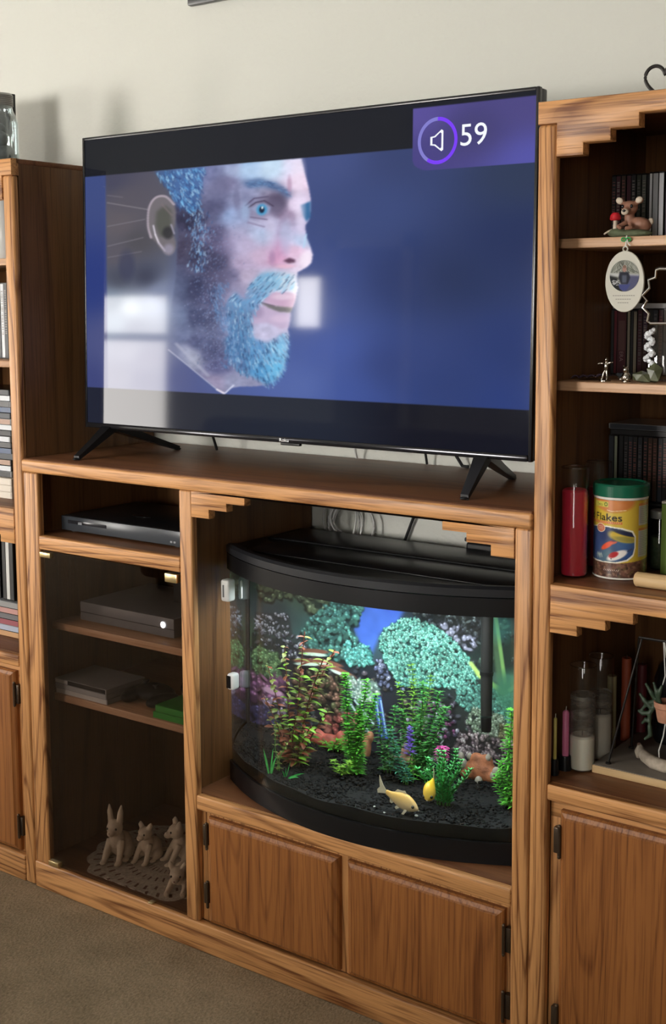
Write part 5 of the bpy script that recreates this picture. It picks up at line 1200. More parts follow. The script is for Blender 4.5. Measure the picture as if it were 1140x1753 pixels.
ko.poly([(0, 30), (50, 27), (50, 22), (0, 24)], (226, 228, 228), 1); ko.poly([(0, 26), (14, 22), (16, 0), (0, 0)], (40, 42, 44), 1.5); ko.poly([(30, 26), (50, 25), (50, 0), (28, 0)], (96, 98, 132), 1.5)
for i in range(14): ko.stroke(rg.uniform(2, 14), rg.uniform(8, 20), rg.uniform(4, 18), rg.uniform(6, 18), .8, (220, 220, 222), .8)
ko.poly([(14, 12), (38, 12), (34, 2), (20, 0), (12, 4)], (78, 86, 150), 1); ko.poly([(17, 31), (32, 31), (35, 22), (32, 12), (19, 12), (15, 22)], (44, 46, 60), .8); ko.poly([(21, 26), (29, 26), (29, 14), (21, 14)], (120, 128, 150), 1, .7); ko.ell(25, 36, 3.8, 5, (196, 150, 138), .3); ko.ell(25, 39.5, 3.6, 2.4, (150, 120, 104), .4)
canvas_mesh('printed_photo', ko.a * .8, lambda u, v: np.stack([1.484 + .0262 * (2 * u - 1) * np.sqrt(np.clip(1 - (2 * v - 1) ** 2 * .9999, 0, 1)), np.full_like(u, .0500), 1.466 + .0262 * (2 * v - 1)], 1), painted('photo_print', .65, spec=.15), t, 'small round photo of a person in a dark shirt')
b = B()
for z, w_ in ((1.4325, .040), (1.4265, .030), (1.4205, .022)):
    n_ = int(w_ / .004)
    for i in range(n_): b.box(1.484 - w_ / 2 + .004 * i, 1.484 - w_ / 2 + .004 * i + .0028, .0499, .0504, z, z + .0013)
obj('faint_caption', b, mat('caption_grey', (.25, .24, .21), .5), t)
b = B().tube([(1.484, .0525, 1.514), (1.4845, .054, 1.522), (1.4845, .0555, 1.533)], .0013, 6).tube([(1.486, .053, 1.527), (1.489, .052, 1.519), (1.493, .051, 1.5155)], .0008, 6); obj('string', b, mat('string_white', (.7, .7, .66), .7), t)
b = B().tube(arcpts((1.4795, .0545, 1.5265), .0038, 0, 2 * PI, 12, 0, 0, .75)[:-1], .0013, 6, closed=True).tube(arcpts((1.4885, .0545, 1.5265), .0038, 0, 2 * PI, 12, 0, 0, .75)[:-1], .0013, 6, closed=True).ell((1.484, .053, 1.5265), (.0022, .002, .0022))
obj('green_bow', b, mat('ribbon_green', (.03, .32, .08), .4), t)
# zig-zag silver frame, twist, jar, rock, pewter pieces
zz = [(1.566, 1.475), (1.550, 1.476), (1.544, 1.474), (1.543, 1.462), (1.531, 1.458), (1.533, 1.445), (1.521, 1.433), (1.529, 1.424), (1.522, 1.413), (1.533, 1.403), (1.531, 1.391), (1.536, 1.387)]
zd = [Vector((p[0] + (1.586 - 2 * p[0] + 1.586 - p[0]) * 0, .04, p[1])) for p in zz]
t = thing('zigzag_ornament', 'shiny silver zigzag edged ornament hanging at the right frame edge', 'ornament', (1.57, .045, 1.43))
full = zd + [Vector((1.586 + (1.586 - p.x) * .8, .04, p.z)) for p in zd[::-1][:-1]]
obj('zigzag_rim', B().tube(full, .0021, 8), STEEL, t); obj('back_rim', B().tube([p + Vector((-.006, .012, .003)) for p in zd], .0012, 6), mat('dark_metal', (.1, .09, .09), .3, metal=1), t)
obj('hanger', B().tube([(1.575, .045, 1.476), (1.574, .05, 1.50), (1.575, .056, 1.534)], .0008, 6), STEEL, t)
t = thing('glass_jar', 'clear glass jar with a swirled body on the second shelf', 'jar', (1.52, .17, S2))
JG = glassy('jar_glass', (.8, .8, .8), .12, .02)
obj('jar_body', B().lathe([(.028, S2 + .0005), (.038, S2 + .012), (.040, S2 + .055), (.032, S2 + .080), (.030, S2 + .098)], (1.512, .165, 0), 26), JG, t)
b = B()
for i in range(22):
    a = i * .9; z = S2 + .030 + .0028 * i; b.ell((1.512 - .010 + .006 * math.cos(a), .122 + .003 * math.sin(a), z), (.0062, .0045, .0042), (.3 * math.sin(i), .5, i), 6, 4)
tw = thing('crystal_twist', 'sparkling white crystal twist in front of the glass jar', 'crystal', (1.505, .122, S2)); obj('twist', b, mat('crystal_white', (.85, .88, .92), .08, spec=.8), tw, smooth=False); obj('base_peg', B().lathe([(.006, S2 + .0003), (.006, S2 + .004), (.0015, S2 + .006), (.0015, S2 + .03)], (1.502, .122, 0), 10), STEEL, tw)
t = thing('crystal_rock', 'rough greenish crystal rock on the front of the second shelf', 'rock', (1.51, .10, S2))
def rock(name, c, r, m, par, seed=1, sub=2):
    rr = random.Random(seed); b = B(); bmesh.ops.create_icosphere(b.bm, subdivisions=sub, radius=1)
    for v in b.bm.verts:
        k_ = rr.uniform(.78, 1.15); v.co = Vector((v.co.x * r[0] * k_, v.co.y * r[1] * k_, v.co.z * r[2] * k_)) + Vector(c)
        if v.co.z < c[2] - r[2] * .6: v.co.z = c[2] - r[2] * .6
    return obj(name, b, m, par, smooth=False)
RK = mat('rock_green', (.085, .095, .05), .3, noise=.4, nscale=70)
rock('crystal_piece', (1.500, .095, S2 + .0085), (.022, .014, .014), RK, t, 2, 1); rock('crystal_piece', (1.521, .10, S2 + .0132), (.014, .014, .022), RK, t, 3, 1)
t = thing('pewter_figure', 'tiny pewter figure with raised arms at the left of the second shelf', 'figurine', (1.435, .09, S2))
b = B().ell((1.437, .09, S2 + .038), (.0038, .0038, .0042)).ell((1.436, .09, S2 + .0265), (.0045, .0035, .0085)).tube([(1.4335, .09, S2 + .031), (1.427, .09, S2 + .0315), (1.421, .088, S2 + .030)], [.002, .0017, .0022], 7).tube([(1.439, .09, S2 + .031), (1.445, .09, S2 + .033), (1.45, .089, S2 + .034)], .0018, 7).tube([(1.4345, .09, S2 + .02), (1.431, .09, S2 + .01), (1.429, .088, S2 + .002)], .0023, 7).tube([(1.4375, .09, S2 + .02), (1.4385, .09, S2 + .01), (1.439, .088, S2 + .002)], .0023, 7)
merge_skin(obj('figure_body', b, PEWTER, t), .0011, 2); obj('figure_base', B().lathe([(.011, S2 + .0003), (.011, S2 + .0022)], (1.4345, .089, 0), 18), PEWTER, t)
t = thing('pewter_figure', 'tiny round bellied pewter animal in front of the tan disc cases', 'figurine', (1.472, .095, S2))
b = B().ell((1.472, .095, S2 + .009), (.0085, .008, .009)).ell((1.472, .092, S2 + .021), (.0055, .0055, .0055)).ell((1.4685, .092, S2 + .0265), (.002, .0015, .0025)).ell((1.4755, .092, S2 + .0265), (.002, .0015, .0025)).ell((1.466, .088, S2 + .005), (.0035, .005, .004)).ell((1.478, .088, S2 + .005), (.0035, .005, .004))
merge_skin(obj('figure_body', b, PEWTER, t), .0011, 2); obj('figure_base', B().lathe([(.008, S2 + .0003), (.008, S2 + .0016)], (1.472, .094, 0), 18), PEWTER, t)
b = B(); n1, n2 = 14, 8; gg = [[b.bm.verts.new((1.365 + .055 * i / n1 + .004 * math.sin(j), .10 + .07 * j / n2, S2 + .0015 + .006 * abs(math.sin(i * .8 + j * .6)) * (1 - j / n2) + .004 * (i / n1))) for i in range(n1 + 1)] for j in range(n2 + 1)]
for j in range(n2):
    for i in range(n1): b.bm.faces.new((gg[j][i], gg[j][i + 1], gg[j + 1][i + 1], gg[j + 1][i]))
o = solo(obj('folded_cloth', b, mat('cloth_purple', (.07, .045, .075), .8), sharp=180), 'dark purple cloth scrap lying at the left of the second shelf', 'cloth'); sm_ = o.modifiers.new('thick', 'SOLIDIFY'); sm_.thickness = .001; sm_.offset = 1
t = thing('trinket_dish', 'low dark dish behind the two pewter figures', 'dish', (1.452, .15, S2)); obj('dish', B().lathe([(.010, S2 + .0004), (.017, S2 + .008), (.0175, S2 + .012), (.0155, S2 + .012), (.010, S2 + .004), (.0001, S2 + .004)], (1.447, .150, 0), 22), mat('dish_dark', (.03, .035, .04), .15), t); obj('dish_foot', B().lathe([(.008, S2 + .0002), (.008, S2 + .0006)], (1.447, .15, 0), 16), BLACKM, t)

# base shelf: candles, fish food, disc row
def glass_candle(label, x, y, z, r, h, wh, wm, wick=True, soot=False, lbl2=None):
    t = thing('glass_candle', label, 'candle', (x, y, z))
    obj('wax', B().lathe([(r - .0035, z + .004), (r - .0022, z + .007), (r - .0022, z + wh - .004), (r - .006, z + wh), (.004, z + wh - .003), (.0001, z + wh - .003)], (x, y, 0), 30), wm, t)
    obj('glass_cylinder', B().lathe([(.0001, z + .0004), (r - .004, z + .0004), (r, z + .004), (r, z + h - .002), (r - .0008, z + h), (r - .0016, z + h - .002), (r - .0016, z + .0035), (.0001, z + .0035)], (x, y, 0), 34), CG, t)
    obj('rim', B().tube([Vector((x + (r - .0008) * math.cos(2 * PI * i / 30), y + (r - .0008) * math.sin(2 * PI * i / 30), z + h)) for i in range(30)], .0011, 6, closed=True), glassy('rim_glass', (.75, .75, .75), .25), t)
    if wick: obj('wick', B().tube([(x, y, z + wh - .005), (x + .0008, y, z + wh + .006)], .0009, 6), BLACKM, t)
    if soot:
        m, nt, bs = nodes('soot_film'); N = nt.nodes.new; K = nt.links.new
        tr = N('ShaderNodeBsdfTransparent'); mx = N('ShaderNodeMixShader'); tc = N('ShaderNodeTexCoord'); mp = N('ShaderNodeMapping'); mp.inputs['Scale'].default_value = (30, 30, 110); nz = N('ShaderNodeTexNoise'); nz.inputs['Scale'].default_value = 1; nz.inputs['Detail'].default_value = 4
        rp = N('ShaderNodeValToRGB'); rp.color_ramp.elements[0].position = .42; rp.color_ramp.elements[0].color = (.25, .25, .25, 1); rp.color_ramp.elements[1].position = .62; rp.color_ramp.elements[1].color = (.85, .85, .85, 1)
        bs.inputs['Base Color'].default_value = (.22, .2, .17, 1); bs.inputs['Roughness'].default_value = .7
        K(tc.outputs['Object'], mp.inputs[0]); K(mp.outputs[0], nz.inputs['Vector']); K(nz.outputs[0], rp.inputs[0]); K(rp.outputs[0], mx.inputs[0]); K(tr.outputs[0], mx.inputs[1]); K(bs.outputs[0], mx.inputs[2]); K(mx.outputs[0], nt.nodes['Material Output'].inputs[0])
        b = B(); N_ = 30; A_ = [b.bm.verts.new((x + (r - .0019) * math.cos(2 * PI * i / N_), y + (r - .0019) * math.sin(2 * PI * i / N_), z + wh + .001)) for i in range(N_)]; C_ = [b.bm.verts.new((x + (r - .0019) * math.cos(2 * PI * i / N_), y + (r - .0019) * math.sin(2 * PI * i / N_), z + wh + soot)) for i in range(N_)]
        for i in range(N_): b.bm.faces.new((A_[i], A_[(i + 1) % N_], C_[(i + 1) % N_], C_[i]))
        obj('soot_film', b, m, t, label='smoky grey film inside the glass')
    return t
glass_candle('tall red glass candle at the front left of the middle shelf', 1.3825, .088, S3, .0248, .197, .158, WXR)
glass_candle('tall dark red glass candle half hidden behind the first red one', 1.3825, .188, S3, .024, .196, .150, mat('wax_deep_red', (.26, .01, .025), .35))
# fish food canister with its printed label
cx, cy, z0, CR_ = 1.447, .142, S3, .0475
t = thing('fish_food_can', 'yellow pond fish flakes can with a dark green lid', 'can', (cx, cy, z0))
kc = Canvas(360, 142, 1.35, (212, 182, 52))            # x degrees (0..360, 180 = facing the camera), y mm
F = lambda px: 180 + math.degrees(math.asin(max(-.999, min(.999, (px - 1059) / 46.0))))
V = lambda py: (998 - py) / (998 - 842) * 142
kc.a = kc.rbf([(110, 130, 214, 190, 60), (180, 110, 206, 178, 66), (250, 120, 190, 150, 48), (180, 60, 216, 186, 70), (250, 60, 200, 170, 60)], 3, 30)
kc.ell(F(1046), V(842), 48, 22, (196, 118, 60), .25); kc.ell(F(1040), V(852), 30, 10, (214, 140, 84), .6, .7)
kc.stroke(F(1036), V(862), F(1044), V(864), .8, (236, 214, 170)); kc.stroke(F(1044), V(864), F(1068), V(861), .8, (236, 214, 170))
kc.poly([(F(1017), V(846)), (F(1038), V(846)), (F(1038), V(856)), (F(1017), V(857))], (206, 202, 92), .5)
kc.text('Tetra', F(1020), V(854.5), 5.0, (70, 84, 40), width=16); m_ = kc.emask(F(1034), V(851), 4.2, 3.6, .1) - kc.emask(F(1034), V(851), 2.6, 2.2, .1); kc.put(np.clip(m_, 0, 1), (70, 84, 40))
kc.text('Pond', F(1063) - 128, V(884) + .8, 12.6, (16, 16, 18), bold=.4, width=52); kc.text('Flakes', F(1063) - 66, V(884) + .8, 12.6, (16, 16, 18), bold=.4, width=64)
kc.poly([(F(1015) - 40, V(884.5)), (F(1062), V(884.5)), (F(1062), V(890)), (F(1015) - 40, V(890))], (206, 116, 54), .5)
for i in range(26): kc.stroke(F(1061) - 4 - i * 4.2, V(888.6), F(1061) - 4 - i * 4.2 + 1.6, V(886.2), .5, (240, 214, 180), .8)
pic = [(60, V(905)), (F(1020), V(898)), (F(1036), V(896)), (F(1060), V(899)), (F(1078), V(905)), (F(1083), V(916)), (F(1083), V(935)), (F(1080), V(950)), (F(1070), V(960)), (F(1054), V(965)), (F(1030), V(966)), (60, V(962))]
kc.poly([(p[0] + (2.5 if p[0] > 180 else 0), p[1] + (2.4 if p[1] > V(930) else -2.6)) for p in pic], (236, 232, 216), .3); kc.poly(pic, (44, 66, 112), .3)
pm_ = kc.pmask(pic); wc = kc.rbf([(150, V(910), 40, 50, 90), (190, V(925), 70, 110, 160), (200, V(950), 52, 84, 140), (150, V(955), 90, 120, 130), (120, V(930), 60, 80, 130)], 3, 10); kc.put(pm_ * (.6 + .8 * (kc.noise(30, 12, 4) - .3)).clip(0, 1), wc)
kc.put(pm_ * kc.emask(F(1066), V(914), 34, 10.5, .35, -.12), (206, 176, 60)); kc.put(pm_ * kc.emask(F(1070), V(908), 30, 4, .5, -.2), (36, 42, 70)); kc.put(pm_ * kc.emask(F(1068), V(919), 26, 4.5, .6, -.1), (150, 140, 70))
kc.ell(F(1037), V(933), 16, 5, (226, 84, 50), .4, 1, .5); kc.ell(F(1048), V(927), 8, 2.2, (226, 110, 84), .5, .9, .3)
kc.ell(F(1054), V(952), 23, 7.5, (232, 226, 222), .3, 1, .35); kc.ell(F(1048), V(951), 11, 5, (176, 34, 40), .4, 1, .35); kc.stroke(F(1072), V(943), F(1078), V(939), 2, (60, 66, 96)); kc.stroke(F(1044), V(959.5), F(1044.6), V(959.5), 1.2, (20, 20, 30))
for i in range(14): kc.stroke(F(1020) + i * 1.2, V(950) + (i * 7 % 5) - 3, F(1020) + i * 1.2 + 3, V(957) + (i * 5 % 7) - 3, .8, (196, 206, 186), .7)
kc.ell(F(1026), V(899), 12.5, 8.2, (238, 226, 206), .12); kc.ell(F(1026), V(899), 10.8, 7.0, (198, 112, 84), .12)
for i in range(3): kc.stroke(F(1026) - 7, V(896 + 3 * i), F(1026) + 7, V(896 + 3 * i), .5, (238, 214, 190), .8)
for (a, b_, n_) in ((852, 892, 11), (902, 956, 15)):
    kc.poly([(F(1089), V(a)), (F(1104), V(a)), (F(1104), V(b_)), (F(1089), V(b_))], (190, 184, 178), .4); kc.poly([(F(1089), V(a - 4)), (F(1104), V(a - 4)), (F(1104), V(a + 1)), (F(1089), V(a + 1))], (196, 120, 60), .3)
    for i in range(n_):
        yy = V(a + 4 + i * (b_ - a - 6) / n_); kc.stroke(F(1090) + 1, yy, F(1103.5) - (i * 7 % 5) * 3, yy, .5, (96, 92, 104), .75)
fl = V(966) - (0.0006 * (kc.X - 180) ** 2) * 0 ; lower = kc.Y < np.where(kc.X < F(1056), V(968), V(968) + (kc.X - F(1056)) * .09)
rf_ = kc.noise(16, 8, 9, 4); fc_ = np.stack([.24 + .52 * (rf_ - .2), .15 + .40 * (rf_ - .2), .12 + .34 * (rf_ - .2)], -1); kc.put(lower.astype(float), fc_)
rg = random.Random(8)
for i in range(190): kc.stamp(rg.uniform(60, 300), rg.uniform(2, V(970)), rg.uniform(2, 5), rg.uniform(1.5, 3), rg.choice([(92, 62, 52), (54, 34, 28), (126, 96, 74), (150, 116, 96), (96, 84, 48)]), .7, rg.uniform(-1, 1), .3)
for i in range(9): kc.stroke(F(1032) + i * 4, V(984), F(1032) + i * 4 + 2, V(981), .7, (224, 206, 196), .8)
a0 = math.atan2(-1.943 - cy, 2.342 - cx)
def canpos(u, v):
    th = a0 - (u * 360 - 180) * PI / 180 * -1
    return np.stack([cx + CR_ * np.cos(th), cy + CR_ * np.sin(th), z0 + .004 + .138 * v], 1)
canvas_mesh('printed_label', kc.a, canpos, painted('can_print', .3, coat=.3), t, 'wraparound yellow printed label with a picture of koi')
CWt = mat('can_white', (.72, .7, .64), .3)
obj('can_body', B().lathe([(.0001, z0 + .0004), (CR_ - .003, z0 + .0004), (CR_ + .0008, z0 + .0015), (CR_ + .0008, z0 + .0035), (CR_ - .0006, z0 + .005), (CR_ - .0006, z0 + .142), (CR_ + .0006, z0 + .143), (CR_ + .0006, z0 + .147), (.0001, z0 + .148)], (cx, cy, 0), 48), CWt, t)
obj('lid', B().lathe([(CR_ - .001, z0 + .1462), (CR_ + .0022, z0 + .1470), (CR_ + .0026, z0 + .166), (CR_ + .0005, z0 + .169), (CR_ - .004, z0 + .170), (CR_ - .007, z0 + .1675), (.0001, z0 + .1675)], (cx, cy, 0), 52), mat('lid_green', (.008, .11, .06), .25), t, label='dark green screw lid')
# black crate with the disc row on it
t = thing('storage_box', 'low black storage box carrying the lower row of disc cases', 'box', (1.47, .35, S3)); obj('box_body', B().box(1.359, 1.60, .275, .425, S3 + .0003, S3 + .108, .002), BLACKP, t); obj('box_rim', B().box(1.3575, 1.6015, .2735, .4265, S3 + .1085, S3 + .1125, .001), BLACKM, t)
zR = S3 + .113
spineset('disc_case', 0, ['slate disc case at the left end of the row on the black box', 'pale green spined disc case in the row on the black box'], None, 1.3605, .279, zR, 0, [.0115, .0072], [dk[4], pm('sleeve_pale_green', (.30, .33, .24), .4)], CK, h=.1245)
spineset('disc_case', 0, 'dark disc case standing in the row on the black box', 'dark disc cases on the black storage box', 1.3795, .279, zR, 0, [.0098] * 20, [dk[i] for i in (1, 1, 4, 1, 4, 1, 3, 3, 4, 1, 5, 4, 1, 3, 1, 4, 0, 1, 3, 1)], CK, h=.1245)
for i in range(2): case('disc_case', ['lower flat case lying across the row on the black box', 'upper flat case lying across the row on the black box'][i], 'disc case', 1.364 - .003 * i, .276, zR + .1252 + .0108 * i, .142, .125, .0104, [dk[1], dk[4]][i], [CK, CL][i])
case('disc_case', 'flat grey case lying at the right across the row on the black box', 'disc case', 1.508, .277, zR + .1252, .12, .125, .0104, LG, CK)
t = thing('lidded_jar', 'small glass jar with a pale metal lid behind the fish food can', 'jar', (1.4725, .235, S3))
obj('jar_body', B().lathe([(.016, S3 + .0005), (.0185, S3 + .004), (.0185, S3 + .085), (.016, S3 + .092), (.016, S3 + .096)], (1.484, .235, 0), 24), glassy('jar_glass2', (.62, .68, .6), .1), t); obj('jar_lid', B().lathe([(.0178, S3 + .0945), (.0182, S3 + .096), (.0182, S3 + .107), (.0165, S3 + .109), (.0001, S3 + .109)], (1.484, .235, 0), 26), mat('lid_pale', (.32, .33, .31), .35, metal=.5), t); obj('jar_filling', B().lathe([(.0165, S3 + .002), (.0168, S3 + .06), (.0001, S3 + .062)], (1.484, .235, 0), 20), mat('filling', (.10, .12, .08), .7, noise=.4, nscale=120), t)
t = thing('green_packet', 'narrow green and white packet at the right frame edge', 'packet', (1.53, .2, S3)); obj('packet_body', B().box(1.504, 1.56, .190, .215, S3 + .0003, S3 + .128, .001), mat('packet_green', (.22, .36, .08), .5), t); obj('packet_top', B().box(1.504, 1.56, .1893, .2155, S3 + .1285, S3 + .133, .0005), CWt, t)
t = thing('wooden_roller', 'pale wooden cylinder lying at the front right of the middle shelf', 'roller', (1.60, .07, S3))
M_ = Matrix.Rotation(PI / 2, 3, 'Y')
obj('roller_body', B().lathe([(.0001, .0), (.0105, .0), (.0128, .0025), (.0128, .19), (.0105, .1925), (.0001, .1925)], (1.5065, .073, S3 + .0132), 24, M_), PINE, t); obj('end_peg', B().lathe([(.006, 0), (.006, .02)], (1.6995, .073, S3 + .0132), 14, M_), PINE, t)

# lowest open shelf
def taper(label, x, y, z, r, h, m, hh, hr):
    t = thing('taper_candle', label, 'candle', (x, y, z)); obj('holder', B().lathe([(hr, z + .0003), (hr * .98, z + .004), (hr * .9, z + hh - .002), (hr * .85, z + hh), (.0001, z + hh)], (x, y, 0), 22), BLACKP, t)
    obj('wax', B().lathe([(r, z + hh), (r, z + h - r * .8), (r * .6, z + h - r * .15), (.0001, z + h)], (x, y, 0), 20), m, t); obj('wick', B().tube([(x, y, z + h - .001), (x + .0006, y, z + h + .007)], .0008, 6), mat('wick_white', (.6, .58, .5), .7), t)
taper('thin yellow candle in a black holder at the left of the lower shelf', 1.3705, .048, S4, .0032, .107, mat('wax_yellow', (.52, .44, .11), .4), .030, .0075)
taper('pink candle in a black holder beside the yellow one', 1.3745, .083, S4, .0062, .112, mat('wax_pink', (.60, .16, .30), .4), .027, .0115)
glass_candle('front clear glass candle with a low white wax fill and smoky glass', 1.398, .103, S4, .0245, .196, .066, WXW, soot=.075)
glass_candle('rear clear glass candle half hidden behind the smoky one', 1.400, .175, S4, .0235, .196, .088, mat('wax_dull', (.55, .52, .44), .5), soot=.04)
def pillar(label, x, y, z, r, h, m):
    t = thing('pillar_candle', label, 'candle', (x, y, z)); obj('wax', B().lathe([(r - .0006, z + .0003), (r, z + .001), (r, z + h - .001), (r - .001, z + h), (.002, z + h - .0015), (.0001, z + h - .0015)], (x, y, 0), 24), m, t); obj('wick', B().tube([(x, y, z + h - .002), (x + .0005, y, z + h + .005)], .0008, 6), BLACKM, t)
pillar('slim olive beige candle right of the smoky glass candles', 1.3975, .233, S4, .0088, .143, mat('wax_beige', (.36, .32, .17), .5))
pillar('slim rust orange candle behind the wire stand', 1.402, .290, S4, .0092, .165, mat('wax_rust', (.30, .055, .02), .5))
pillar('slim maroon candle next to the rust orange one', 1.424, .315, S4, .009, .150, mat('wax_maroon', (.10, .01, .015), .5))
t = thing('board', 'thick pale edged wooden board lying on the lower shelf', 'board', (1.6, .22, S4))
obj('board_top', B().box(1.4215, 1.80, .0985, .36, S4 + .0145, S4 + .0160, .0005), mat('board_face', (.17, .145, .12), .5, noise=.15, nscale=20), t); obj('board_core', B().box(1.4205, 1.801, .0975, .361, S4 + .0003, S4 + .0143, .001), PINE, t)
ZB = S4 + .0162
BIR = mat('black_iron', (.035, .032, .03), .38, metal=.7)
t = thing('wire_stand', 'black wire display stand with splayed legs on the wooden board', 'stand', (1.56, .17, ZB))
def leg(p, q): obj('leg', B().tube([p, q], .0019, 8), BIR, t); obj('foot_pad', B().lathe([(.0052, ZB), (.0052, ZB + .003), (.002, ZB + .004)], (p[0], p[1], 0), 14), BIR, t)
leg((1.4445, .115, ZB + .002), (1.497, .13, .826)); leg((1.4465, .215, ZB + .002), (1.4625, .20, .806)); leg((1.67, .115, ZB + .002), (1.63, .13, .826)); leg((1.67, .215, ZB + .002), (1.64, .20, .806))
obj('top_bar', B().tube([(1.492, .13, .829), (1.635, .13, .829)], .0021, 8), BIR, t); obj('top_bar', B().tube([(1.4625, .20, .8075), (1.64, .20, .8075)], .0018, 8), BIR, t); obj('top_bar', B().tube([(1.497, .13, .828), (1.4625, .20, .8075)], .0018, 8).tube([(1.63, .13, .828), (1.64, .20, .8075)], .0018, 8), BIR, t)
t = thing('hanging_pot', 'small terracotta pot with trailing green succulent hung from the wire stand', 'plant pot', (1.535, .15, .69))
TC = mat('terracotta', (.50, .24, .15), .7, noise=.2, nscale=60); SG = mat('succulent_green', (.03, .055, .03), .5)
obj('pot', B().lathe([(.0001, .677), (.0135, .677), (.0155, .684), (.0185, .702), (.0205, .704), (.0215, .714), (.0195, .7145), (.017, .706), (.0001, .705)], (1.5365, .15, 0), 22), TC, t)
obj('string', B().tube([(1.522, .15, .714), (1.534, .15, .76), (1.537, .131, .830)], .0011, 6).tube([(1.552, .15, .714), (1.542, .15, .76), (1.538, .131, .830)], .0011, 6), mat('string_white', (.7, .7, .66), .7), t)
obj('string', B().tube([(1.537, .15, .677), (1.534, .148, .65), (1.527, .146, .622), (1.529, .145, .607)], .0012, 6), mat('string_white', (.7, .7, .66), .7), t)
b = B()
for (p0, p1, p2) in (((1.520, .146, .712), (1.506, .142, .708), (1.495, .14, .693)), ((1.520, .146, .714), (1.512, .142, .728), (1.503, .14, .742)), ((1.522, .144, .71), (1.51, .141, .69), (1.511, .14, .668)), ((1.511, .14, .668), (1.513, .14, .65), (1.504, .139, .642)), ((1.513, .141, .70), (1.50, .14, .712), (1.492, .14, .722)), ((1.53, .14, .712), (1.525, .136, .73), (1.519, .136, .748)), ((1.512, .141, .675), (1.503, .14, .677), (1.498, .14, .670)), ((1.525, .14, .715), (1.530, .135, .735), (1.534, .135, .745)), ((1.508, .14, .69), (1.498, .139, .688), (1.491, .139, .691))):
    b.tube([Vector(p0), Vector(p1), Vector(p2)], [.0042, .0046, .0024], 8).ell(p2, (.003, .003, .003), None, 8, 6)
merge_skin(obj('succulent', b, SG, t), .0013, 2)
t = thing('driftwood', 'weathered pale driftwood curl on the wooden board', 'driftwood', (1.51, .15, ZB))
b = B().tube([(1.478, .178, ZB + .021), (1.487, .165, ZB + .017), (1.50, .150, ZB + .014), (1.52, .138, ZB + .0115), (1.545, .132, ZB + .0115), (1.57, .135, ZB + .010)], [.0055, .0075, .0105, .0118, .0118, .008], 12).tube([(1.478, .178, ZB + .021), (1.474, .172, ZB + .014), (1.484, .160, ZB + .007)], [.005, .004, .005], 8)
o = merge_skin(obj('wood_curl', b, mat('driftwood', (.40, .34, .27), .8, noise=.35, nscale=45, bump=.8, bscale=90), t), .002, 2); obj('knot', B().ell((1.4775, .1755, ZB + .0255), (.0038, .0038, .0016), (.5, .3, 0)), mat('knot_brown', (.12, .07, .05), .8), t)
t = thing('dark_bottle', 'tall black bottle standing behind the hanging pot', 'bottle', (1.485, .30, ZB)); obj('glass_body', B().lathe([(.036, ZB + .0004), (.038, ZB + .006), (.038, ZB + .12), (.030, ZB + .145), (.014, ZB + .165), (.014, ZB + .2)], (1.495, .30, 0), 28), BLACKG, t); obj('cap', B().lathe([(.016, ZB + .201), (.016, ZB + .222), (.0001, ZB + .2225)], (1.495, .3, 0), 20), BLACKM, t)
# heart shaped scroll on top of the right tower
t = thing('heart_scroll', 'black metal heart shaped scroll on top of the right tower', 'ornament', (1.54, .06, 1.7575))
hp = []
for i in range(60):
    a = 2 * PI * i / 60; hp.append(Vector((1.5425 + .0022 * 16 * math.sin(a) ** 3 * .95, .06, 1.7795 + .00215 * (13 * math.cos(a) - 5 * math.cos(2 * a) - 2 * math.cos(3 * a) - math.cos(4 * a)))))
lift_ = 1.7605 - min(p.z for p in hp) ; 
obj('heart_loop', B().tube([p + Vector((0, 0, -.0045)) if False else p for p in hp], .0031, 8, closed=True), BIR, t); mz = min(p.z for p in hp)
obj('post', B().tube([(1.5425, .06, 1.7595), (1.5425, .06, mz if mz > 1.7595 else 1.7600)], .003, 8) if mz > 1.761 else B().box(1.539, 1.546, .055, .065, 1.7575, 1.7605, .001), BIR, t); obj('foot_plate', B().box(1.522, 1.563, .047, .073, 1.7574, 1.7589, .0006), BIR, t)

# ================================================================ LEFT TOWER CONTENTS
def lcase(label, x, y, z, dx, dy, dz, m, e, g=None): return case('disc_case', label, 'disc case', x, y, z, dx, dy, dz, m, e, g)
TT = 1.7574
t = thing('mason_jar', 'clear glass jar with a ridged grey metal lid on the left tower', 'jar', (-.12, .085, TT))
x, y = -.1475, .085; JR = .046
obj('jar_body', B().lathe([(.0001, TT + .0005), (JR - .004, TT + .0005), (JR, TT + .006), (JR, TT + .100), (JR - .006, TT + .118), (.034, TT + .130), (.033, TT + .138), (.0315, TT + .138), (.032, TT + .128), (JR - .008, TT + .116), (JR - .002, TT + .1), (JR - .002, TT + .007), (.0001, TT + .006)], (x, y, 0), 34), glassy('jar_glass3', (.84, .88, .88), .22, .03), t)
prof = [(.0345, TT + .139)]
for i in range(6): prof += [(.0362, TT + .1405 + .0045 * i), (.0345, TT + .1427 + .0045 * i)]
obj('jar_lid', B().lathe(prof + [(.033, TT + .168), (.0001, TT + .1685)], (x, y, 0), 36), mat('zinc_lid', (.36, .36, .34), .4, metal=.6), t)
obj('inner_pebbles', B().ell((x, y, TT + .03), (.036, .036, .022)).ell((x + .012, y - .01, TT + .06), (.022, .022, .02)).ell((x - .01, y, TT + .085), (.024, .024, .018)), mat('jar_contents', (.30, .30, .32), .3, noise=.4, nscale=70), t)
t = thing('black_frame', 'thin black picture frame standing behind the glass jar', 'picture frame', (-.42, .3, TT))
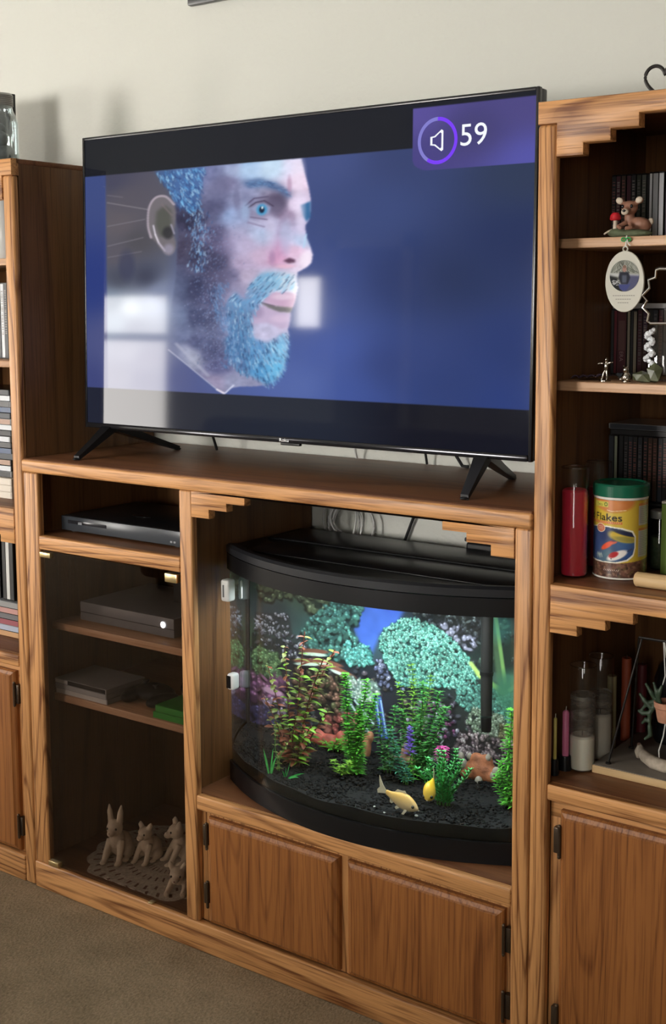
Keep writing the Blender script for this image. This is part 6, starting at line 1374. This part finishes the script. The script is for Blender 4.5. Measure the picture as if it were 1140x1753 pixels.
obj('frame_side', B().box(-.3605, -.3475, .292, .306, TT + .0003, 1.9725, .002), BLACKM, t); obj('frame_side', B().box(-.53, -.517, .292, .306, TT + .0003, 1.9725, .002), BLACKM, t); obj('frame_rail', B().box(-.5165, -.361, .292, .306, 1.9595, 1.9725, .002), BLACKM, t); obj('frame_rail', B().box(-.5165, -.361, .292, .306, TT + .0003, TT + .0133, .002), BLACKM, t); obj('dark_picture', B().box(-.5165, -.361, .298, .303, TT + .0135, 1.959), mat('dark_print', (.02, .018, .02), .3), t)
t = thing('white_ribbon', 'small loop of white ribbon and wire beside the black frame', 'ribbon', (-.335, .28, TT))
obj('ribbon_loop', B().tube([(-.345, .27, 1.865), (-.337, .27, 1.852), (-.330, .27, 1.82), (-.322, .27, 1.785), (-.318, .27, TT + .004)], [.003, .006, .007, .006, .005], 8), mat('ribbon_white', (.7, .68, .62), .6), t); obj('wire_loop', B().tube([(-.345, .268, 1.865), (-.352, .266, 1.84), (-.362, .265, 1.80), (-.366, .265, TT + .003)], .0015, 6).tube([(-.343, .268, 1.858), (-.33, .266, 1.82), (-.305, .265, 1.765), (-.30, .265, TT + .002)], .0013, 6), STEEL, t)
# shelf contents that show in the slit beside the post
t = thing('white_vase', 'glossy white vase on the top shelf of the left tower', 'vase', (-.24, .16, S1)); obj('vase_body', B().lathe([(.0001, S1 + .0005), (.030, S1 + .0005), (.036, S1 + .02), (.040, S1 + .075), (.034, S1 + .12), (.024, S1 + .145), (.026, S1 + .156)], (-.225, .15, 0), 28), mat('glaze_white', (.75, .75, .73), .15), t); obj('rim', B().tube([Vector((-.225 + .026 * math.cos(a * PI / 12), .15 + .026 * math.sin(a * PI / 12), S1 + .1565)) for a in range(24)], .0018, 6, closed=True), BLACKG, t)
spineset('disc_case', 0, 'dark film case standing on the second shelf of the left tower', 'film cases standing on the second shelf of the left tower', -.40, .12, S2, 0, [.0135] * 18, [[dk[1], dk[0], dk[4], dk[1], LG][i % 5] for i in range(18)], CK, h=.19)
rg = random.Random(4)
LM = [dk[1], LG, pm('sleeve_warm', (.35, .22, .16), .4), dk[4], pm('sleeve_blue', (.05, .08, .16), .35), CDK, LG]
for i in range(15): lcase('film case in the flat pile at the upper part of the left tower middle shelf', -.36 + rg.uniform(-.004, .004), .105 + rg.uniform(0, .006), S3 + .053 + .0148 * i, .19, .135, .0142, LM[i % 7], CK if i % 3 else CL, 'flat film cases piled on the middle shelf of the left tower')
for i in range(3): lcase(['lowest', 'middle', 'upper'][i] + ' cream edged booklet under the film case pile in the left tower', -.37, .095, S3 + .0003 + .0172 * i, .21, .15, .0168, pm('page_cream', (.62, .56, .48), .6), pm('page_cream', (.62, .56, .48), .6))
spineset('disc_case', 0, ['black film case at the right end of the lower left tower shelf', 'white spined film case in the lower left tower shelf', 'black film case left of the white spined one'][::-1] , None, -.225, .11, S4 + .0925, 0, [.0145, .0145, .0145], [dk[1], CW, dk[1]], CK, h=.19)
spineset('disc_case', 0, 'dark film case standing on the flat pile low in the left tower', 'film cases standing low in the left tower', -.34, .11, S4 + .0925, 0, [.0145] * 7, [dk[i % 5] for i in range(7)], CK, h=.19)
LL = [pm('sleeve_orange', (.5, .28, .13), .4), pm('sleeve_paleblue', (.38, .42, .52), .3), pm('sleeve_rose', (.28, .07, .09), .4), pm('sleeve_grey', (.14, .14, .15), .3), pm('sleeve_salmon', (.45, .24, .22), .4), pm('sleeve_glass', (.3, .3, .3), .15)]
for i, nme in enumerate(('orange', 'pale blue', 'rose', 'grey', 'salmon', 'clear topped')): lcase(nme + ' spined case in the lowest pile of the left tower', -.355, .10, S4 + .0003 + .0152 * i, .20, .135, .0148, LL[i], CL if i in (1, 5) else CK)
# framed picture high on the wall
t = thing('wall_frame', 'dark picture frame hanging high on the wall above the television', 'picture frame', (.45, .44, 2.4))
fx0, fx1, fz0, fz1 = .150, .80, 2.1545, 2.62; FM = mat('frame_dark', (.022, .022, .024), .3)
for (a, b_, c, d_) in ((fx0, fx1, fz0, fz0 + .035), (fx0, fx1, fz1 - .035, fz1), (fx0, fx0 + .035, fz0 + .0352, fz1 - .0352), (fx1 - .035, fx1, fz0 + .0352, fz1 - .0352)): obj('moulding', B().box(a, b_, .436, .452, c, d_, .004, 2), FM, t)
obj('picture', B().box(fx0 + .036, fx1 - .036, .446, .4515, fz0 + .036, fz1 - .036), mat('print_dull', (.2, .2, .19), .4), t)
